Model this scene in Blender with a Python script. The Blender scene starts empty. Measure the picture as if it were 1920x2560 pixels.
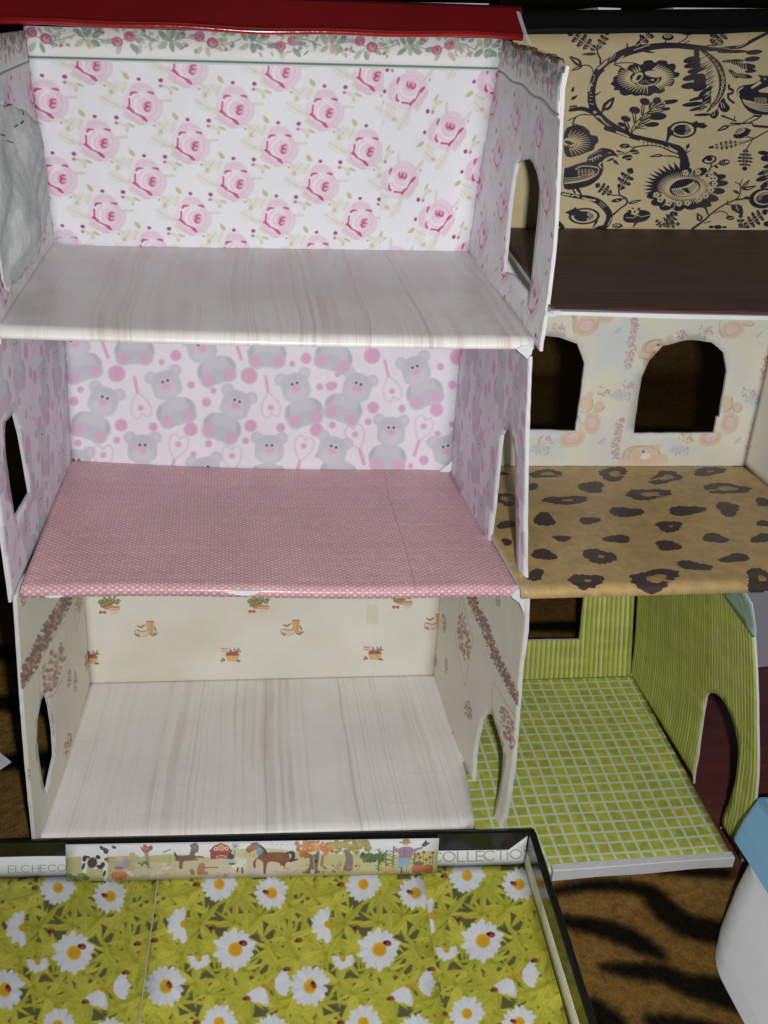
import bpy, bmesh, math, random
import numpy as np
from mathutils import Matrix, Vector
from mathutils.geometry import delaunay_2d_cdt

S = bpy.context.scene
COL = S.collection

# ------------------------------------------------------------------ camera, light, exposure
CAM_R = np.array([[0.98936332, -0.01002198, 0.14511989],
                  [-0.13610956, -0.41578381, 0.89922078],
                  [0.05132653, -0.90940826, -0.41272534]])   # columns: image right, image down, view axis
CAM_C = np.array([0.12991679, -0.73226154, 0.49561288])
CAM_F = 2442.887                                             # focal length in photo pixels (1920 x 2560)
cd = bpy.data.cameras.new('camera')
cam = bpy.data.objects.new('camera', cd)
COL.objects.link(cam)
_m = Matrix.Identity(4)
for _i in range(3):
    _m[_i][0] = CAM_R[_i, 0]; _m[_i][1] = -CAM_R[_i, 1]; _m[_i][2] = -CAM_R[_i, 2]; _m[_i][3] = CAM_C[_i]
cam.matrix_world = _m
cd.sensor_fit = 'VERTICAL'; cd.sensor_height = 36.0; cd.sensor_width = 27.0
cd.lens = CAM_F / 2560 * 36.0
cd.clip_start = 0.01; cd.clip_end = 50
S.camera = cam

w = bpy.data.worlds.new('World'); S.world = w; w.use_nodes = True
w.node_tree.nodes['Background'].inputs[0].default_value = (0.75, 0.85, 1.0, 1)
w.node_tree.nodes['Background'].inputs[1].default_value = 0.022      # dim room light

# the camera's own flash, a little right of and below the lens
ld = bpy.data.lights.new('camera_flash', 'AREA')
ld.shape = 'RECTANGLE'; ld.size = 0.016; ld.size_y = 0.010
ld.energy = 3.9; ld.color = (1.0, 0.99, 0.968)
lo = bpy.data.objects.new('camera_flash', ld); COL.objects.link(lo)
_lm = _m.copy()
_fp = CAM_C + CAM_R @ np.array([0.034, 0.012, -0.01])
for _i in range(3): _lm[_i][3] = _fp[_i]
lo.matrix_world = _lm

S.view_settings.view_transform = 'Standard'
S.view_settings.look = 'None'
S.view_settings.exposure = 0.0
S.view_settings.gamma = 1.0
S.cycles.max_bounces = 8; S.cycles.diffuse_bounces = 4

rng = np.random.default_rng(7)
random.seed(7)

# ------------------------------------------------------------------ small maths
def A(*p): return np.array(p, float)

def proj(P):
    q = (np.asarray(P, float) - CAM_C) @ CAM_R
    return np.stack([960 + CAM_F * q[..., 0] / q[..., 2], 1280 + CAM_F * q[..., 1] / q[..., 2]], -1)

def homog(src, dst):
    r = []
    for (x, y), (u, v) in zip(src, dst):
        r.append([x, y, 1, 0, 0, 0, -u * x, -u * y, -u]); r.append([0, 0, 0, x, y, 1, -v * x, -v * y, -v])
    return np.linalg.svd(np.array(r, float))[2][-1].reshape(3, 3)

def happly(M, p):
    p = np.asarray(p, float)
    q = np.concatenate([p, np.ones(p.shape[:-1] + (1,))], -1) @ M.T
    return q[..., :2] / q[..., 2:]

def frame(P, W, H):
    """plane rectification: photo pixels of a print -> metres on the paper it is printed on"""
    m = A([0, 0], [W, 0], [W, H], [0, H])
    return homog(proj(P(m[:, 0], m[:, 1])), m)

def trace(P, W, H, pts):
    """photo pixels of a cut-out -> (s, t) on the (curved) card, by Newton"""
    q = happly(frame(P, W, H), pts)
    pts = np.asarray(pts, float)
    for _ in range(12):
        e = 1e-4
        f0 = proj(P(q[:, 0], q[:, 1])); fx = (proj(P(q[:, 0] + e, q[:, 1])) - f0) / e; fy = (proj(P(q[:, 0], q[:, 1] + e)) - f0) / e
        r = pts - f0
        det = fx[:, 0] * fy[:, 1] - fx[:, 1] * fy[:, 0]
        d = np.stack([(r[:, 0] * fy[:, 1] - r[:, 1] * fy[:, 0]) / det, (fx[:, 0] * r[:, 1] - fx[:, 1] * r[:, 0]) / det], -1)
        q = q + np.clip(d, -0.03, 0.03)
    return q

def cr(pts, n=5, closed=True):
    """Catmull-Rom smoothing"""
    p = np.asarray(pts, float); k = len(p); out = []
    for i in range(k if closed else k - 1):
        if closed: a, b, c, d = p[(i - 1) % k], p[i], p[(i + 1) % k], p[(i + 2) % k]
        else: a, b, c, d = p[max(i - 1, 0)], p[i], p[i + 1], p[min(i + 2, k - 1)]
        for t in np.arange(n) / n:
            out.append(.5 * (2 * b + (c - a) * t + (2 * a - 5 * b + 4 * c - d) * t * t + (3 * b - a - 3 * c + d) * t ** 3))
    if not closed: out.append(p[-1])
    return np.array(out)

def vnoise(h, w, cells_y, cells_x, seed=0, octs=3):
    """smooth value noise 0..1"""
    r = np.random.default_rng(seed); out = np.zeros((h, w)); amp = 1; tot = 0
    for o in range(octs):
        gy, gx = max(2, int(cells_y * 2 ** o) + 2), max(2, int(cells_x * 2 ** o) + 2)
        g = r.random((gy, gx))
        y = np.linspace(0, gy - 1.001, h); x = np.linspace(0, gx - 1.001, w)
        yi, xi = y.astype(int), x.astype(int); fy, fx = y - yi, x - xi
        fy = (fy * fy * (3 - 2 * fy))[:, None]; fx = (fx * fx * (3 - 2 * fx))[None]
        a = g[yi][:, xi]; b = g[yi][:, xi + 1]; c = g[yi + 1][:, xi]; d = g[yi + 1][:, xi + 1]
        out += amp * ((a * (1 - fx) + b * fx) * (1 - fy) + (c * (1 - fx) + d * fx) * fy); tot += amp; amp *= .5
    return out / tot

# ------------------------------------------------------------------ a little painter for the printed papers
class Cv:
    def __init__(s, s0, t0, sw, th, ppm, bg):
        s.rect = (s0, t0, sw, th)
        W, H = max(8, int(sw * ppm)), max(8, int(th * ppm))
        s.a = np.empty((H, W, 3), np.float32); s.a[:] = bg
        s.M = np.array([[W / sw, 0, -s0 * W / sw], [0, H / th, -t0 * H / th], [0, 0, 1]])
    def sub(s, M):
        c = Cv.__new__(Cv); c.rect = s.rect; c.a = s.a; c.M = s.M @ M; return c
    def zoom(s, H, ox, oy, k):       # coordinates read off an enlarged detail of the print
        return s.sub(H @ np.array([[1 / k, 0, ox], [0, 1 / k, oy], [0, 0, 1]]))
    def at(s, x, y, k=1, rot=0, fx=1, fy=1):
        c, n = math.cos(rot), math.sin(rot)
        return s.sub(np.array([[c * k * fx, -n * k * fy, x], [n * k * fx, c * k * fy, y], [0, 0, 1]]))
    def T(s, p): return happly(s.M, p)
    def J(s, x, y):
        o, a, b = s.T([[x, y], [x + 1e-3, y], [x, y + 1e-3]])
        return np.stack([(a - o) * 1e3, (b - o) * 1e3], 1)
    def _box(s, x0, y0, x1, y1):
        H, W = s.a.shape[:2]
        x0, y0 = max(0, int(x0) - 1), max(0, int(y0) - 1); x1, y1 = min(W, int(x1) + 3), min(H, int(y1) + 3)
        return (x0, y0, x1, y1) if x1 > x0 and y1 > y0 else None
    def _mix(s, b, cov, col):
        x0, y0, x1, y1 = b
        v = s.a[y0:y1, x0:x1]; v += (np.asarray(col, np.float32) - v) * cov[..., None].astype(np.float32)
    def poly(s, pts, col, a=1.0, sm=0):
        p = np.asarray(pts, float)
        if sm: p = cr(p, sm)
        p = s.T(p)
        b = s._box(p[:, 0].min(), p[:, 1].min(), p[:, 0].max(), p[:, 1].max())
        if not b: return
        x0, y0, x1, y1 = b
        X = x0 + (np.arange((x1 - x0) * 2) + .5) / 2; Y = y0 + (np.arange((y1 - y0) * 2) + .5) / 2
        ins = np.zeros((len(Y), len(X)), bool)
        q = np.roll(p, -1, 0)
        for (ax, ay), (bx, by) in zip(p, q):
            if ay == by: continue
            r = np.nonzero((Y >= min(ay, by)) & (Y < max(ay, by)))[0]
            if len(r): ins[r] ^= X[None] < (ax + (Y[r] - ay) * (bx - ax) / (by - ay))[:, None]
        cov = ins.reshape(y1 - y0, 2, x1 - x0, 2).mean((1, 3))
        s._mix(b, cov * a, col)
    def line(s, pts, wd, col, a=1.0, sm=0, w1=None, soft=.5):
        p = np.asarray(pts, float)
        k = math.sqrt(abs(np.linalg.det(s.J(*p[len(p) // 2]))))
        if sm: p = cr(p, sm, False)
        n = len(p)
        ws = np.interp(np.linspace(0, 1, n), [0, 1], [wd, wd if w1 is None else w1]) if np.isscalar(wd) else np.interp(np.linspace(0, 1, n), np.linspace(0, 1, len(wd)), wd)
        ws = ws * k / 2
        p = s.T(p); mw = ws.max() + soft + 1
        b = s._box(p[:, 0].min() - mw, p[:, 1].min() - mw, p[:, 0].max() + mw, p[:, 1].max() + mw)
        if not b: return
        x0, y0, x1, y1 = b; cov = np.zeros((y1 - y0, x1 - x0))
        for i in range(n - 1):
            A0, B0 = p[i], p[i + 1]
            m = max(ws[i], ws[i + 1]) + soft + 1
            bb = s._box(min(A0[0], B0[0]) - m, min(A0[1], B0[1]) - m, max(A0[0], B0[0]) + m, max(A0[1], B0[1]) + m)
            if not bb: continue
            X = np.arange(bb[0], bb[2])[None] + .5; Y = np.arange(bb[1], bb[3])[:, None] + .5
            d = B0 - A0; L = d @ d + 1e-9
            t = np.clip(((X - A0[0]) * d[0] + (Y - A0[1]) * d[1]) / L, 0, 1)
            D = np.hypot(X - A0[0] - t * d[0], Y - A0[1] - t * d[1])
            ww = ws[i] + (ws[i + 1] - ws[i]) * t
            v = np.clip((ww - D) / (2 * soft) + .5, 0, 1) * np.clip(ww * 2, 0, 1)
            c = cov[bb[1] - y0:bb[3] - y0, bb[0] - x0:bb[2] - x0]
            np.maximum(c, v, out=c)
        s._mix(b, cov * a, col)
    def ell(s, cx, cy, rx, ry, col, a=1.0, rot=0, soft=0.0):
        Jm = s.J(cx, cy); c, n = math.cos(rot), math.sin(rot)
        Q = Jm @ np.array([[c * rx, -n * ry], [n * rx, c * ry]])
        o = s.T([cx, cy]); e = np.abs(Q).sum(1) * (1 + soft) + 1
        b = s._box(o[0] - e[0], o[1] - e[1], o[0] + e[0], o[1] + e[1])
        if not b: return
        try: Qi = np.linalg.inv(Q)
        except Exception: return
        X = np.arange(b[0], b[2])[None] + .5 - o[0]; Y = np.arange(b[1], b[3])[:, None] + .5 - o[1]
        r = np.hypot(Qi[0, 0] * X + Qi[0, 1] * Y, Qi[1, 0] * X + Qi[1, 1] * Y)
        wd = max(soft, .6 / max(1e-6, math.sqrt(abs(np.linalg.det(Q)))))
        t = np.clip((1 + wd - r) / (2 * wd), 0, 1)
        s._mix(b, t * t * (3 - 2 * t) * a, col)
    def blur(s, n):
        for ax in (0, 1):
            p = np.pad(s.a, [(n, n) if k == ax else (0, 0) for k in range(3)], 'edge'); c = np.cumsum(p, ax, dtype=np.float64)
            c = np.concatenate([np.zeros_like(np.take(c, [0], ax)), c], ax); L = s.a.shape[ax]
            s.a = ((np.take(c, np.arange(2 * n + 1, 2 * n + 1 + L), ax) - np.take(c, np.arange(L), ax)) / (2 * n + 1)).astype(np.float32)
    def grain(s, amt, seed=1):
        h, w = s.a.shape[:2]; s.a += (np.random.default_rng(seed).random((h, w, 1)).astype(np.float32) - .5) * amt
    def stain(s, col, amt, cells, seed):
        h, w = s.a.shape[:2]; n = np.clip((vnoise(h, w, cells, cells * w / h, seed, 4) - .45) * 3, 0, 1)[..., None]
        s.a += (np.asarray(col) - s.a) * (n * amt).astype(np.float32)
    def image(s, name):
        h, w = s.a.shape[:2]
        im = bpy.data.images.new(name, w, h)
        px = np.ones((h, w, 4), np.float32); px[..., :3] = np.clip(s.a, 0, 1)
        im.pixels.foreach_set(px.ravel()); im.update(); im.pack()
        return im

# ------------------------------------------------------------------ materials
def newmat(name):
    m = bpy.data.materials.new(name); m.use_nodes = True
    return m, m.node_tree, m.node_tree.nodes['Principled BSDF']

def add_bump(nt, b, scale, strength, detail=3, dist=.0005, stretch=None, coord='Object'):
    tc = nt.nodes.new('ShaderNodeTexCoord'); n = nt.nodes.new('ShaderNodeTexNoise'); bp = nt.nodes.new('ShaderNodeBump')
    src = tc.outputs[coord]
    if stretch:
        mp = nt.nodes.new('ShaderNodeMapping'); mp.inputs['Scale'].default_value = stretch[0]; mp.inputs['Rotation'].default_value = stretch[1]
        nt.links.new(src, mp.inputs[0]); src = mp.outputs[0]
    n.inputs['Scale'].default_value = scale; n.inputs['Detail'].default_value = detail
    bp.inputs['Strength'].default_value = strength; bp.inputs['Distance'].default_value = dist
    nt.links.new(src, n.inputs['Vector']); nt.links.new(n.outputs['Fac'], bp.inputs['Height']); nt.links.new(bp.outputs[0], b.inputs['Normal'])
    return n

def paper(name, cv, rough=.55, coat=0.0, crough=.15, bump=.55, bscale=45):
    m, nt, b = newmat(name)
    t = nt.nodes.new('ShaderNodeTexImage'); t.image = cv.image(name); t.extension = 'EXTEND'
    # faint uneven toning of the sheet
    tc = nt.nodes.new('ShaderNodeTexCoord'); n = nt.nodes.new('ShaderNodeTexNoise'); n.inputs['Scale'].default_value = 14; n.inputs['Detail'].default_value = 5
    nt.links.new(tc.outputs['Object'], n.inputs['Vector'])
    mr = nt.nodes.new('ShaderNodeMapRange'); mr.inputs[1].default_value = .3; mr.inputs[2].default_value = .7; mr.inputs[3].default_value = .90; mr.inputs[4].default_value = 1.0
    nt.links.new(n.outputs['Fac'], mr.inputs[0])
    mx = nt.nodes.new('ShaderNodeMix'); mx.data_type = 'RGBA'; mx.blend_type = 'MULTIPLY'; mx.inputs[0].default_value = 1
    nt.links.new(t.outputs[0], mx.inputs[6]); nt.links.new(mr.outputs[0], mx.inputs[7])
    nt.links.new(mx.outputs[2], b.inputs['Base Color'])
    b.inputs['Roughness'].default_value = rough; b.inputs['Specular IOR Level'].default_value = .3
    b.inputs['Coat Weight'].default_value = coat; b.inputs['Coat Roughness'].default_value = crough
    add_bump(nt, b, bscale, bump, 4, .0018)
    return m

def plain(name, col, rough=.6, spec=.4, var=.12, nscale=40, bump=.3, bscale=200, coat=0, metal=0):
    m, nt, b = newmat(name)
    tc = nt.nodes.new('ShaderNodeTexCoord'); n = nt.nodes.new('ShaderNodeTexNoise'); n.inputs['Scale'].default_value = nscale; n.inputs['Detail'].default_value = 6
    r = nt.nodes.new('ShaderNodeValToRGB')
    r.color_ramp.elements[0].position = .3; r.color_ramp.elements[1].position = .7
    r.color_ramp.elements[0].color = tuple(c * (1 - var) for c in col) + (1,); r.color_ramp.elements[1].color = tuple(min(1, c * (1 + var)) for c in col) + (1,)
    nt.links.new(tc.outputs['Object'], n.inputs['Vector']); nt.links.new(n.outputs['Fac'], r.inputs[0]); nt.links.new(r.outputs[0], b.inputs['Base Color'])
    b.inputs['Roughness'].default_value = rough; b.inputs['Specular IOR Level'].default_value = spec; b.inputs['Coat Weight'].default_value = coat
    b.inputs['Coat Roughness'].default_value = .1; b.inputs['Metallic'].default_value = metal
    if bump: add_bump(nt, b, bscale, bump, 3, .0006)
    return m

# ------------------------------------------------------------------ objects
def tag(o, label=None, cat=None, group=None, kind=None):
    if label: o['label'] = label
    if cat: o['category'] = cat
    if group: o['group'] = group
    if kind: o['kind'] = kind
    return o

def thing(name, loc, label, cat, group=None):
    o = bpy.data.objects.new(name, None); COL.objects.link(o); o.location = loc; o.empty_display_size = .02
    return tag(o, label, cat, group)

def link(name, me, mats, parent=None, label=None):
    o = bpy.data.objects.new(name, me); COL.objects.link(o)
    for m in mats: me.materials.append(m)
    if parent is not None:
        o.parent = parent
        bpy.context.view_layer.update()
        o.matrix_parent_inverse = parent.matrix_world.inverted()
    if label: o['label'] = label
    return o

def pip(pt, poly):
    x, y = pt[:, 0], pt[:, 1]; ins = np.zeros(len(pt), bool)
    for (ax, ay), (bx, by) in zip(poly, np.roll(poly, -1, 0)):
        if ay == by: continue
        c = ((ay > y) != (by > y)); ins ^= c & (x < ax + (y - ay) * (bx - ax) / (by - ay))
    return ins

def densify(p, step):
    p = np.asarray(p, float); out = []
    for a, b in zip(p, np.roll(p, -1, 0)):
        n = max(1, int(np.ceil(np.linalg.norm(b - a) / step)))
        out += [a + (b - a) * i / n for i in range(n)]
    return np.array(out)

def edge_dist(pt, poly):
    d = np.full(len(pt), 1e9)
    for a, b in zip(poly, np.roll(poly, -1, 0)):
        v = b - a; L = v @ v + 1e-12; t = np.clip(((pt - a) @ v) / L, 0, 1)
        d = np.minimum(d, np.linalg.norm(pt - a - t[:, None] * v, axis=1))
    return d

def sheet(name, P, out, holes=(), th=.0024, mats=(), rect=None, step=.007, parent=None, flip=False, label=None, off=0.0, ragged=0.0):
    """a piece of card: outline and cut-outs in paper coordinates (m), laid on the curved surface P, with real thickness.
       material slots: 0 printed side, 1 back, 2 cut edge"""
    out = densify(out, step); holes = [densify(h, step) for h in holes]
    if ragged:
        rr = np.random.default_rng(len(out)); out = out + (rr.random(out.shape) - .5) * ragged
        holes = [h + (rr.random(h.shape) - .5) * ragged for h in holes]
    lo_, hi = out.min(0), out.max(0)
    g = np.stack(np.meshgrid(np.arange(lo_[0] + step * .6, hi[0], step), np.arange(lo_[1] + step * .6, hi[1], step)), -1).reshape(-1, 2)
    keep = pip(g, out) & (edge_dist(g, out) > step * .45)
    for h in holes: keep &= ~pip(g, h) & (edge_dist(g, h) > step * .45)
    g = g[keep]
    vs = [out] + holes + [g]; V = np.concatenate(vs); E = []; o = 0
    for lp in [out] + holes:
        n = len(lp); E += [(o + i, o + (i + 1) % n) for i in range(n)]; o += n
    rv, _, rf, *_ = delaunay_2d_cdt([Vector(v) for v in V], E, [], 0, 1e-7)
    V = np.array([[v.x, v.y] for v in rv]); F = np.array([f for f in rf if len(f) == 3])
    c = V[F].mean(1); ok = pip(c, out)
    for h in holes: ok &= ~pip(c, h)
    F = F[ok]
    used = np.unique(F); mp = -np.ones(len(V), int); mp[used] = np.arange(len(used)); V = V[used]; F = mp[F]
    ar = np.cross(V[F[:, 1]] - V[F[:, 0]], V[F[:, 2]] - V[F[:, 0]]); F[ar < 0] = F[ar < 0][:, ::-1]
    e = 1e-4
    p = P(V[:, 0], V[:, 1]); ds = P(V[:, 0] + e, V[:, 1]) - P(V[:, 0] - e, V[:, 1]); dt = P(V[:, 0], V[:, 1] + e) - P(V[:, 0], V[:, 1] - e)
    nn = np.cross(ds, dt); nn /= np.linalg.norm(nn, axis=1)[:, None] + 1e-12
    if flip: nn = -nn
    p = p + nn * off; q = p - nn * th; n = len(V)
    F1 = F[:, ::-1] if flip else F
    ed = {}
    for f in F1:
        for i in range(3):
            a, b = int(f[i]), int(f[(i + 1) % 3])
            if (b, a) in ed: del ed[(b, a)]
            else: ed[(a, b)] = 1
    faces = [tuple(map(int, f)) for f in F1] + [tuple(int(v) + n for v in f[::-1]) for f in F1] + [(b, a, a + n, b + n) for a, b in ed]
    me = bpy.data.meshes.new(name); me.from_pydata(np.concatenate([p, q]).tolist(), [], faces)
    nf = len(F1)
    mi = np.zeros(len(faces), np.int32); mi[nf:2 * nf] = 1; mi[2 * nf:] = 2
    sm = np.ones(len(faces), bool); sm[2 * nf:] = False
    me.polygons.foreach_set('material_index', mi); me.polygons.foreach_set('use_smooth', sm)
    if rect:
        uvl = me.uv_layers.new(name='UVMap'); li = np.empty(len(me.loops), np.int32); me.loops.foreach_get('vertex_index', li)
        uv = np.stack([(V[:, 0] - rect[0]) / rect[2], (V[:, 1] - rect[1]) / rect[3]], -1); uv = np.concatenate([uv, uv])[li]
        uvl.data.foreach_set('uv', uv.astype(np.float32).ravel())
    me.update()
    return link(name, me, mats, parent, label)

def quad(c00, c10, c11, c01, W, H, bulge=None):
    """bilinear card: c00 (s=0,t=0), c10 (s=W), c11, c01"""
    c00, c10, c11, c01 = map(np.array, (c00, c10, c11, c01))
    def P(s, t):
        u = (np.asarray(s) / W)[:, None]; v = (np.asarray(t) / H)[:, None]
        p = c00 * (1 - u) * (1 - v) + c10 * u * (1 - v) + c11 * u * v + c01 * (1 - u) * v
        if bulge: p = p + bulge(u[:, 0], v[:, 0])
        return p
    return P

def box_out(W, H, s0=0, t0=0): return [(s0, t0), (W, t0), (W, H), (s0, H)]

def solid(name, bm, mat, parent=None, label=None, smooth=False):
    me = bpy.data.meshes.new(name); bm.normal_update(); bm.to_mesh(me); bm.free()
    if smooth: me.polygons.foreach_set('use_smooth', [True] * len(me.polygons))
    return link(name, me, [mat] if not isinstance(mat, (list, tuple)) else mat, parent, label)

def bm_hull_box(c, size, rot=0, bev=.001, seg=2):
    bm = bmesh.new(); bmesh.ops.create_cube(bm, size=1)
    bmesh.ops.scale(bm, vec=size, verts=bm.verts)
    if bev: bmesh.ops.bevel(bm, geom=bm.edges[:], offset=bev, segments=seg, affect='EDGES', profile=.6)
    bmesh.ops.rotate(bm, cent=(0, 0, 0), matrix=Matrix.Rotation(rot, 3, 'Z'), verts=bm.verts)
    bmesh.ops.translate(bm, vec=c, verts=bm.verts)
    return bm

def bm_loft(rings, cap=True):
    bm = bmesh.new(); R = [[bm.verts.new(p) for p in r] for r in rings]; n = len(R[0])
    for a, b in zip(R, R[1:]):
        for i in range(n): bm.faces.new((a[i], a[(i + 1) % n], b[(i + 1) % n], b[i]))
    if cap: bm.faces.new(R[0][::-1]); bm.faces.new(R[-1])
    bmesh.ops.recalc_face_normals(bm, faces=bm.faces)
    return bm

def bm_tube(pts, r, n=6):
    pts = [Vector(p) for p in pts]; rings = []
    for i, p in enumerate(pts):
        d = (pts[min(i + 1, len(pts) - 1)] - pts[max(i - 1, 0)]).normalized()
        a = d.orthogonal().normalized(); b = d.cross(a)
        rings.append([p + (a * math.cos(k * math.tau / n) + b * math.sin(k * math.tau / n)) * r for k in range(n)])
    return bm_loft(rings)

# ================================================================== card surfaces (metres)
def interp_off(tab):
    z = np.array([a for a, _ in tab]); o = np.array([b for _, b in tab])
    return lambda v: np.interp(v, z, o)

def floor_surface(bl, br, fr, fl, W, D, lip_r=.004, lip=.006, sag=None):
    """floor sheet: s across, t from back to front; past t = D it folds down over the front edge"""
    bl, br, fr, fl = map(np.array, (bl, br, fr, fl))
    arc = lip_r * math.pi / 2
    def P(s, t):
        s = np.asarray(s, float); t = np.asarray(t, float)
        d0 = D - lip_r
        tt = np.minimum(t, d0) / D
        e = np.clip(t - d0, 0, arc); ang = e / lip_r
        fwd = lip_r * np.sin(ang); dn = lip_r * (1 - np.cos(ang)) + np.maximum(t - d0 - arc, 0)
        u = (s / W)[:, None]; v = (tt + fwd / D)[:, None]
        p = bl * (1 - u) * (1 - v) + br * u * (1 - v) + fr * u * v + fl * (1 - u) * v
        p[:, 2] -= dn
        if sag: p = p + sag(u[:, 0], v[:, 0])
        return p
    return P

# --- front dollhouse
WA = .30
P_A1back = quad((0, 0, -.001), (.3022, 0, -.005), (.3022, 0, .199), (.002, 0, .199), WA, .2)
P_A2back = quad((.0007, 0, .2035), (.3013, 0, .196), (.301, 0, .372), (.0045, 0, .372), WA, .17)
P_A3back = quad((.0022, 0, .3695), (.3011, 0, .3738), (.3129, 0, .5175), (-.0063, 0, .5089), WA, .142)
_f = interp_off([(0, 0), (.1, .004), (.28, .0055), (.5, .004), (.7, .002), (.85, .0022), (.95, .0008), (1, 0)])
_b = interp_off([(0, 0), (.3, -.0015), (.6, -.0025), (1, 0)])
P_A1right = quad((.302, 0, -.005), (.3135, -.2, -.012), (.312, -.2, .196), (.302, 0, .198), .2, .2, lambda u, v: np.stack([_f(v) * u ** 2 + .003 * np.sin(np.pi * u) * v - .0066 * np.sin(np.pi * np.clip(u, 0, 1) ** 1.25) * np.clip(1 - v * 1.4, 0, 1), 0 * u, 0 * u], -1))
P_A1left = quad((0, 0, -.001), (-.0102, -.2, -.004), (-.0033, -.2, .2), (.002, 0, .199), .2, .2, lambda u, v: np.stack([.002 * np.sin(np.pi * u) - .001 * np.sin(np.pi * v) * u, 0 * u, 0 * u], -1))
P_A2right = quad((.3013, 0, .195), (.3115, -.2, .190), (.2955, -.2, .3485), (.301, 0, .372), .2, .17, lambda u, v: np.stack([-.0012 * np.sin(np.pi * v) * u - .0058 * np.sin(np.pi * np.clip(u, 0, 1) ** 1.15) * np.clip(1 - v * 1.3, 0, 1), 0 * u, 0 * u], -1))
P_A2left = quad((.0007, 0, .2035), (-.0044, -.203, .198), (-.0075, -.2, .36), (.0045, 0, .372), .2, .17)
_g = interp_off([(0, 0), (.2, .0018), (.4, .0024), (.6, .0012), (.8, -.0006), (.92, -.0015), (1, 0)])
_gb = interp_off([(0, 0), (.33, -.0014), (.58, -.0006), (.77, -.0011), (.88, .0004), (1, 0)])
P_A3right = quad((.3011, 0, .3735), (.3003, -.203, .353), (.2974, -.2, .5027), (.3129, 0, .5175), .2, .145,
                 lambda u, v: np.stack([_g(v) * u + _gb(v) * (1 - u) + .003 * np.sin(np.pi * u) * np.sin(np.pi * v * .8) - .009 * np.sin(np.pi * u) * np.clip(.12 - v, 0, 1) * 4, 0 * u, .001 * np.sin(u * 19) * v], -1))
P_A3left = quad((.0022, 0, .3695), (.0055, -.203, .353), (-.004, -.2, .500), (-.0063, 0, .5089), .2, .145,
                lambda u, v: np.stack([-.002 * np.sin(np.pi * u) * np.sin(np.pi * v), 0 * u, 0 * u], -1))
P_A1floor = floor_surface((0, .001, 0), (.3022, .001, -.0040), (.3045, -.197, -.0005), (-.010, -.188, 0), .312, .197, .003, .004)
P_A2floor = floor_surface((-.001, .0015, .2065), (.303, .0015, .1966), (.3065, -.206, .1995), (.0003, -.203, .2045), .306, .205, .004, .004,
                          lambda u, v: np.stack([0 * u, 0 * u, .0012 * np.sin(u * 7) * v - .003 * np.sin(np.pi * np.clip(u / .9, 0, 1)) * (1 - v) - .002 * np.clip(u - .9, 0, 1) * 10 * v], -1))
P_A3floor = floor_surface((.001, .001, .3698), (.303, .001, .3742), (.2955, -.207, .3605), (.0045, -.207, .3622), .302, .207, .0045, .003,
                          lambda u, v: np.stack([0 * u, 0 * u, -.0012 * np.sin(np.pi * u) * v + .004 * np.exp(-u * 30) * (1 - v)], -1))
# --- rear dollhouse
P_B1back = quad((.306, -.0135, -.004), (.4828, -.0185, 0), (.462, -.012, .198), (.306, -.009, .198), .178, .2)
_h = interp_off([(0, 0), (.12, .003), (.25, .0055), (.37, .006), (.55, .005), (.72, .005), (.89, .0045), (1, 0)])
P_B1right = quad((.4828, -.0185, 0), (.4815, -.243, -.006), (.4545, -.212, .199), (.462, -.012, .196), .225, .21,
                 lambda u, v: np.stack([_h(v) * (.35 + .65 * u) * np.clip(v * 9, 0, 1), -.010 * np.sin(np.pi * v) * u ** 2, 0 * u], -1))
P_B1floor = floor_surface((.306, -.0125, -.0029), (.484, -.018, 0), (.4728, -.2435, 0), (.306, -.2450, -.0026), .176, .226, .0025, .007)
P_B2back = quad((.304, 0, .2005), (.5595, 0, .201), (.561, 0, .385), (.304, 0, .385), .2565, .185)
P_B2right = quad((.5595, 0, .201), (.552, -.216, .198), (.553, -.214, .375), (.561, 0, .385), .216, .185)
P_B2floor = floor_surface((.303, .001, .2008), (.5605, .001, .2), (.554, -.218, .2055), (.303, -.218, .2045), .254, .218, .005, .002)
P_B3back = quad((.320, 0, .3935), (.600, 0, .399), (.600, 0, .540), (.320, 0, .5215), .28, .142)
P_B3floor = floor_surface((.3185, .001, .392), (.601, .001, .3985), (.600, -.217, .3795), (.3005, -.217, .3795), .2835, .219, .0012, .0014,
                          lambda u, v: np.stack([0 * u, 0 * u, .0012 * np.sin(u * 6 - .4) * v], -1))
# --- box lid in front
LANG = math.radians(-2.95)
LEX = np.array([math.cos(LANG), math.sin(LANG), 0]); LEY = np.array([math.sin(LANG), -math.cos(LANG), 0]) * 1.0
LO = np.array([.3252, -.2289, -.0105])          # inner back right corner of the lid
LW, LD, LH = .372, .155, .0302
lc = lambda x, y, z: LO + LEX * x + LEY * y + np.array([0, 0, z])
P_lidback = quad(lc(-LW, 0, 0), lc(0, 0, 0), lc(0, 0, LH), lc(-LW, 0, LH), LW, LH)
P_lidright = quad(lc(0, 0, 0), lc(0, LD, 0), lc(.0025, LD, LH), lc(.0018, 0, LH), LD, LH)
P_lidbase = quad(lc(-LW, 0, .0004), lc(0, 0, .0004), lc(0, LD, .0004), lc(-LW, LD, .0004), LW, LD)
P_sticker = quad((.0128, -.2196, -.0086), (.2615, -.2336, -.0086), (.2622, -.2282, .0180), (.0134, -.2150, .0192), .249, .028)

# ================================================================== printed papers
def lerp(a, b, t): return tuple(x + (y - x) * t for x, y in zip(a, b))

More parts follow.
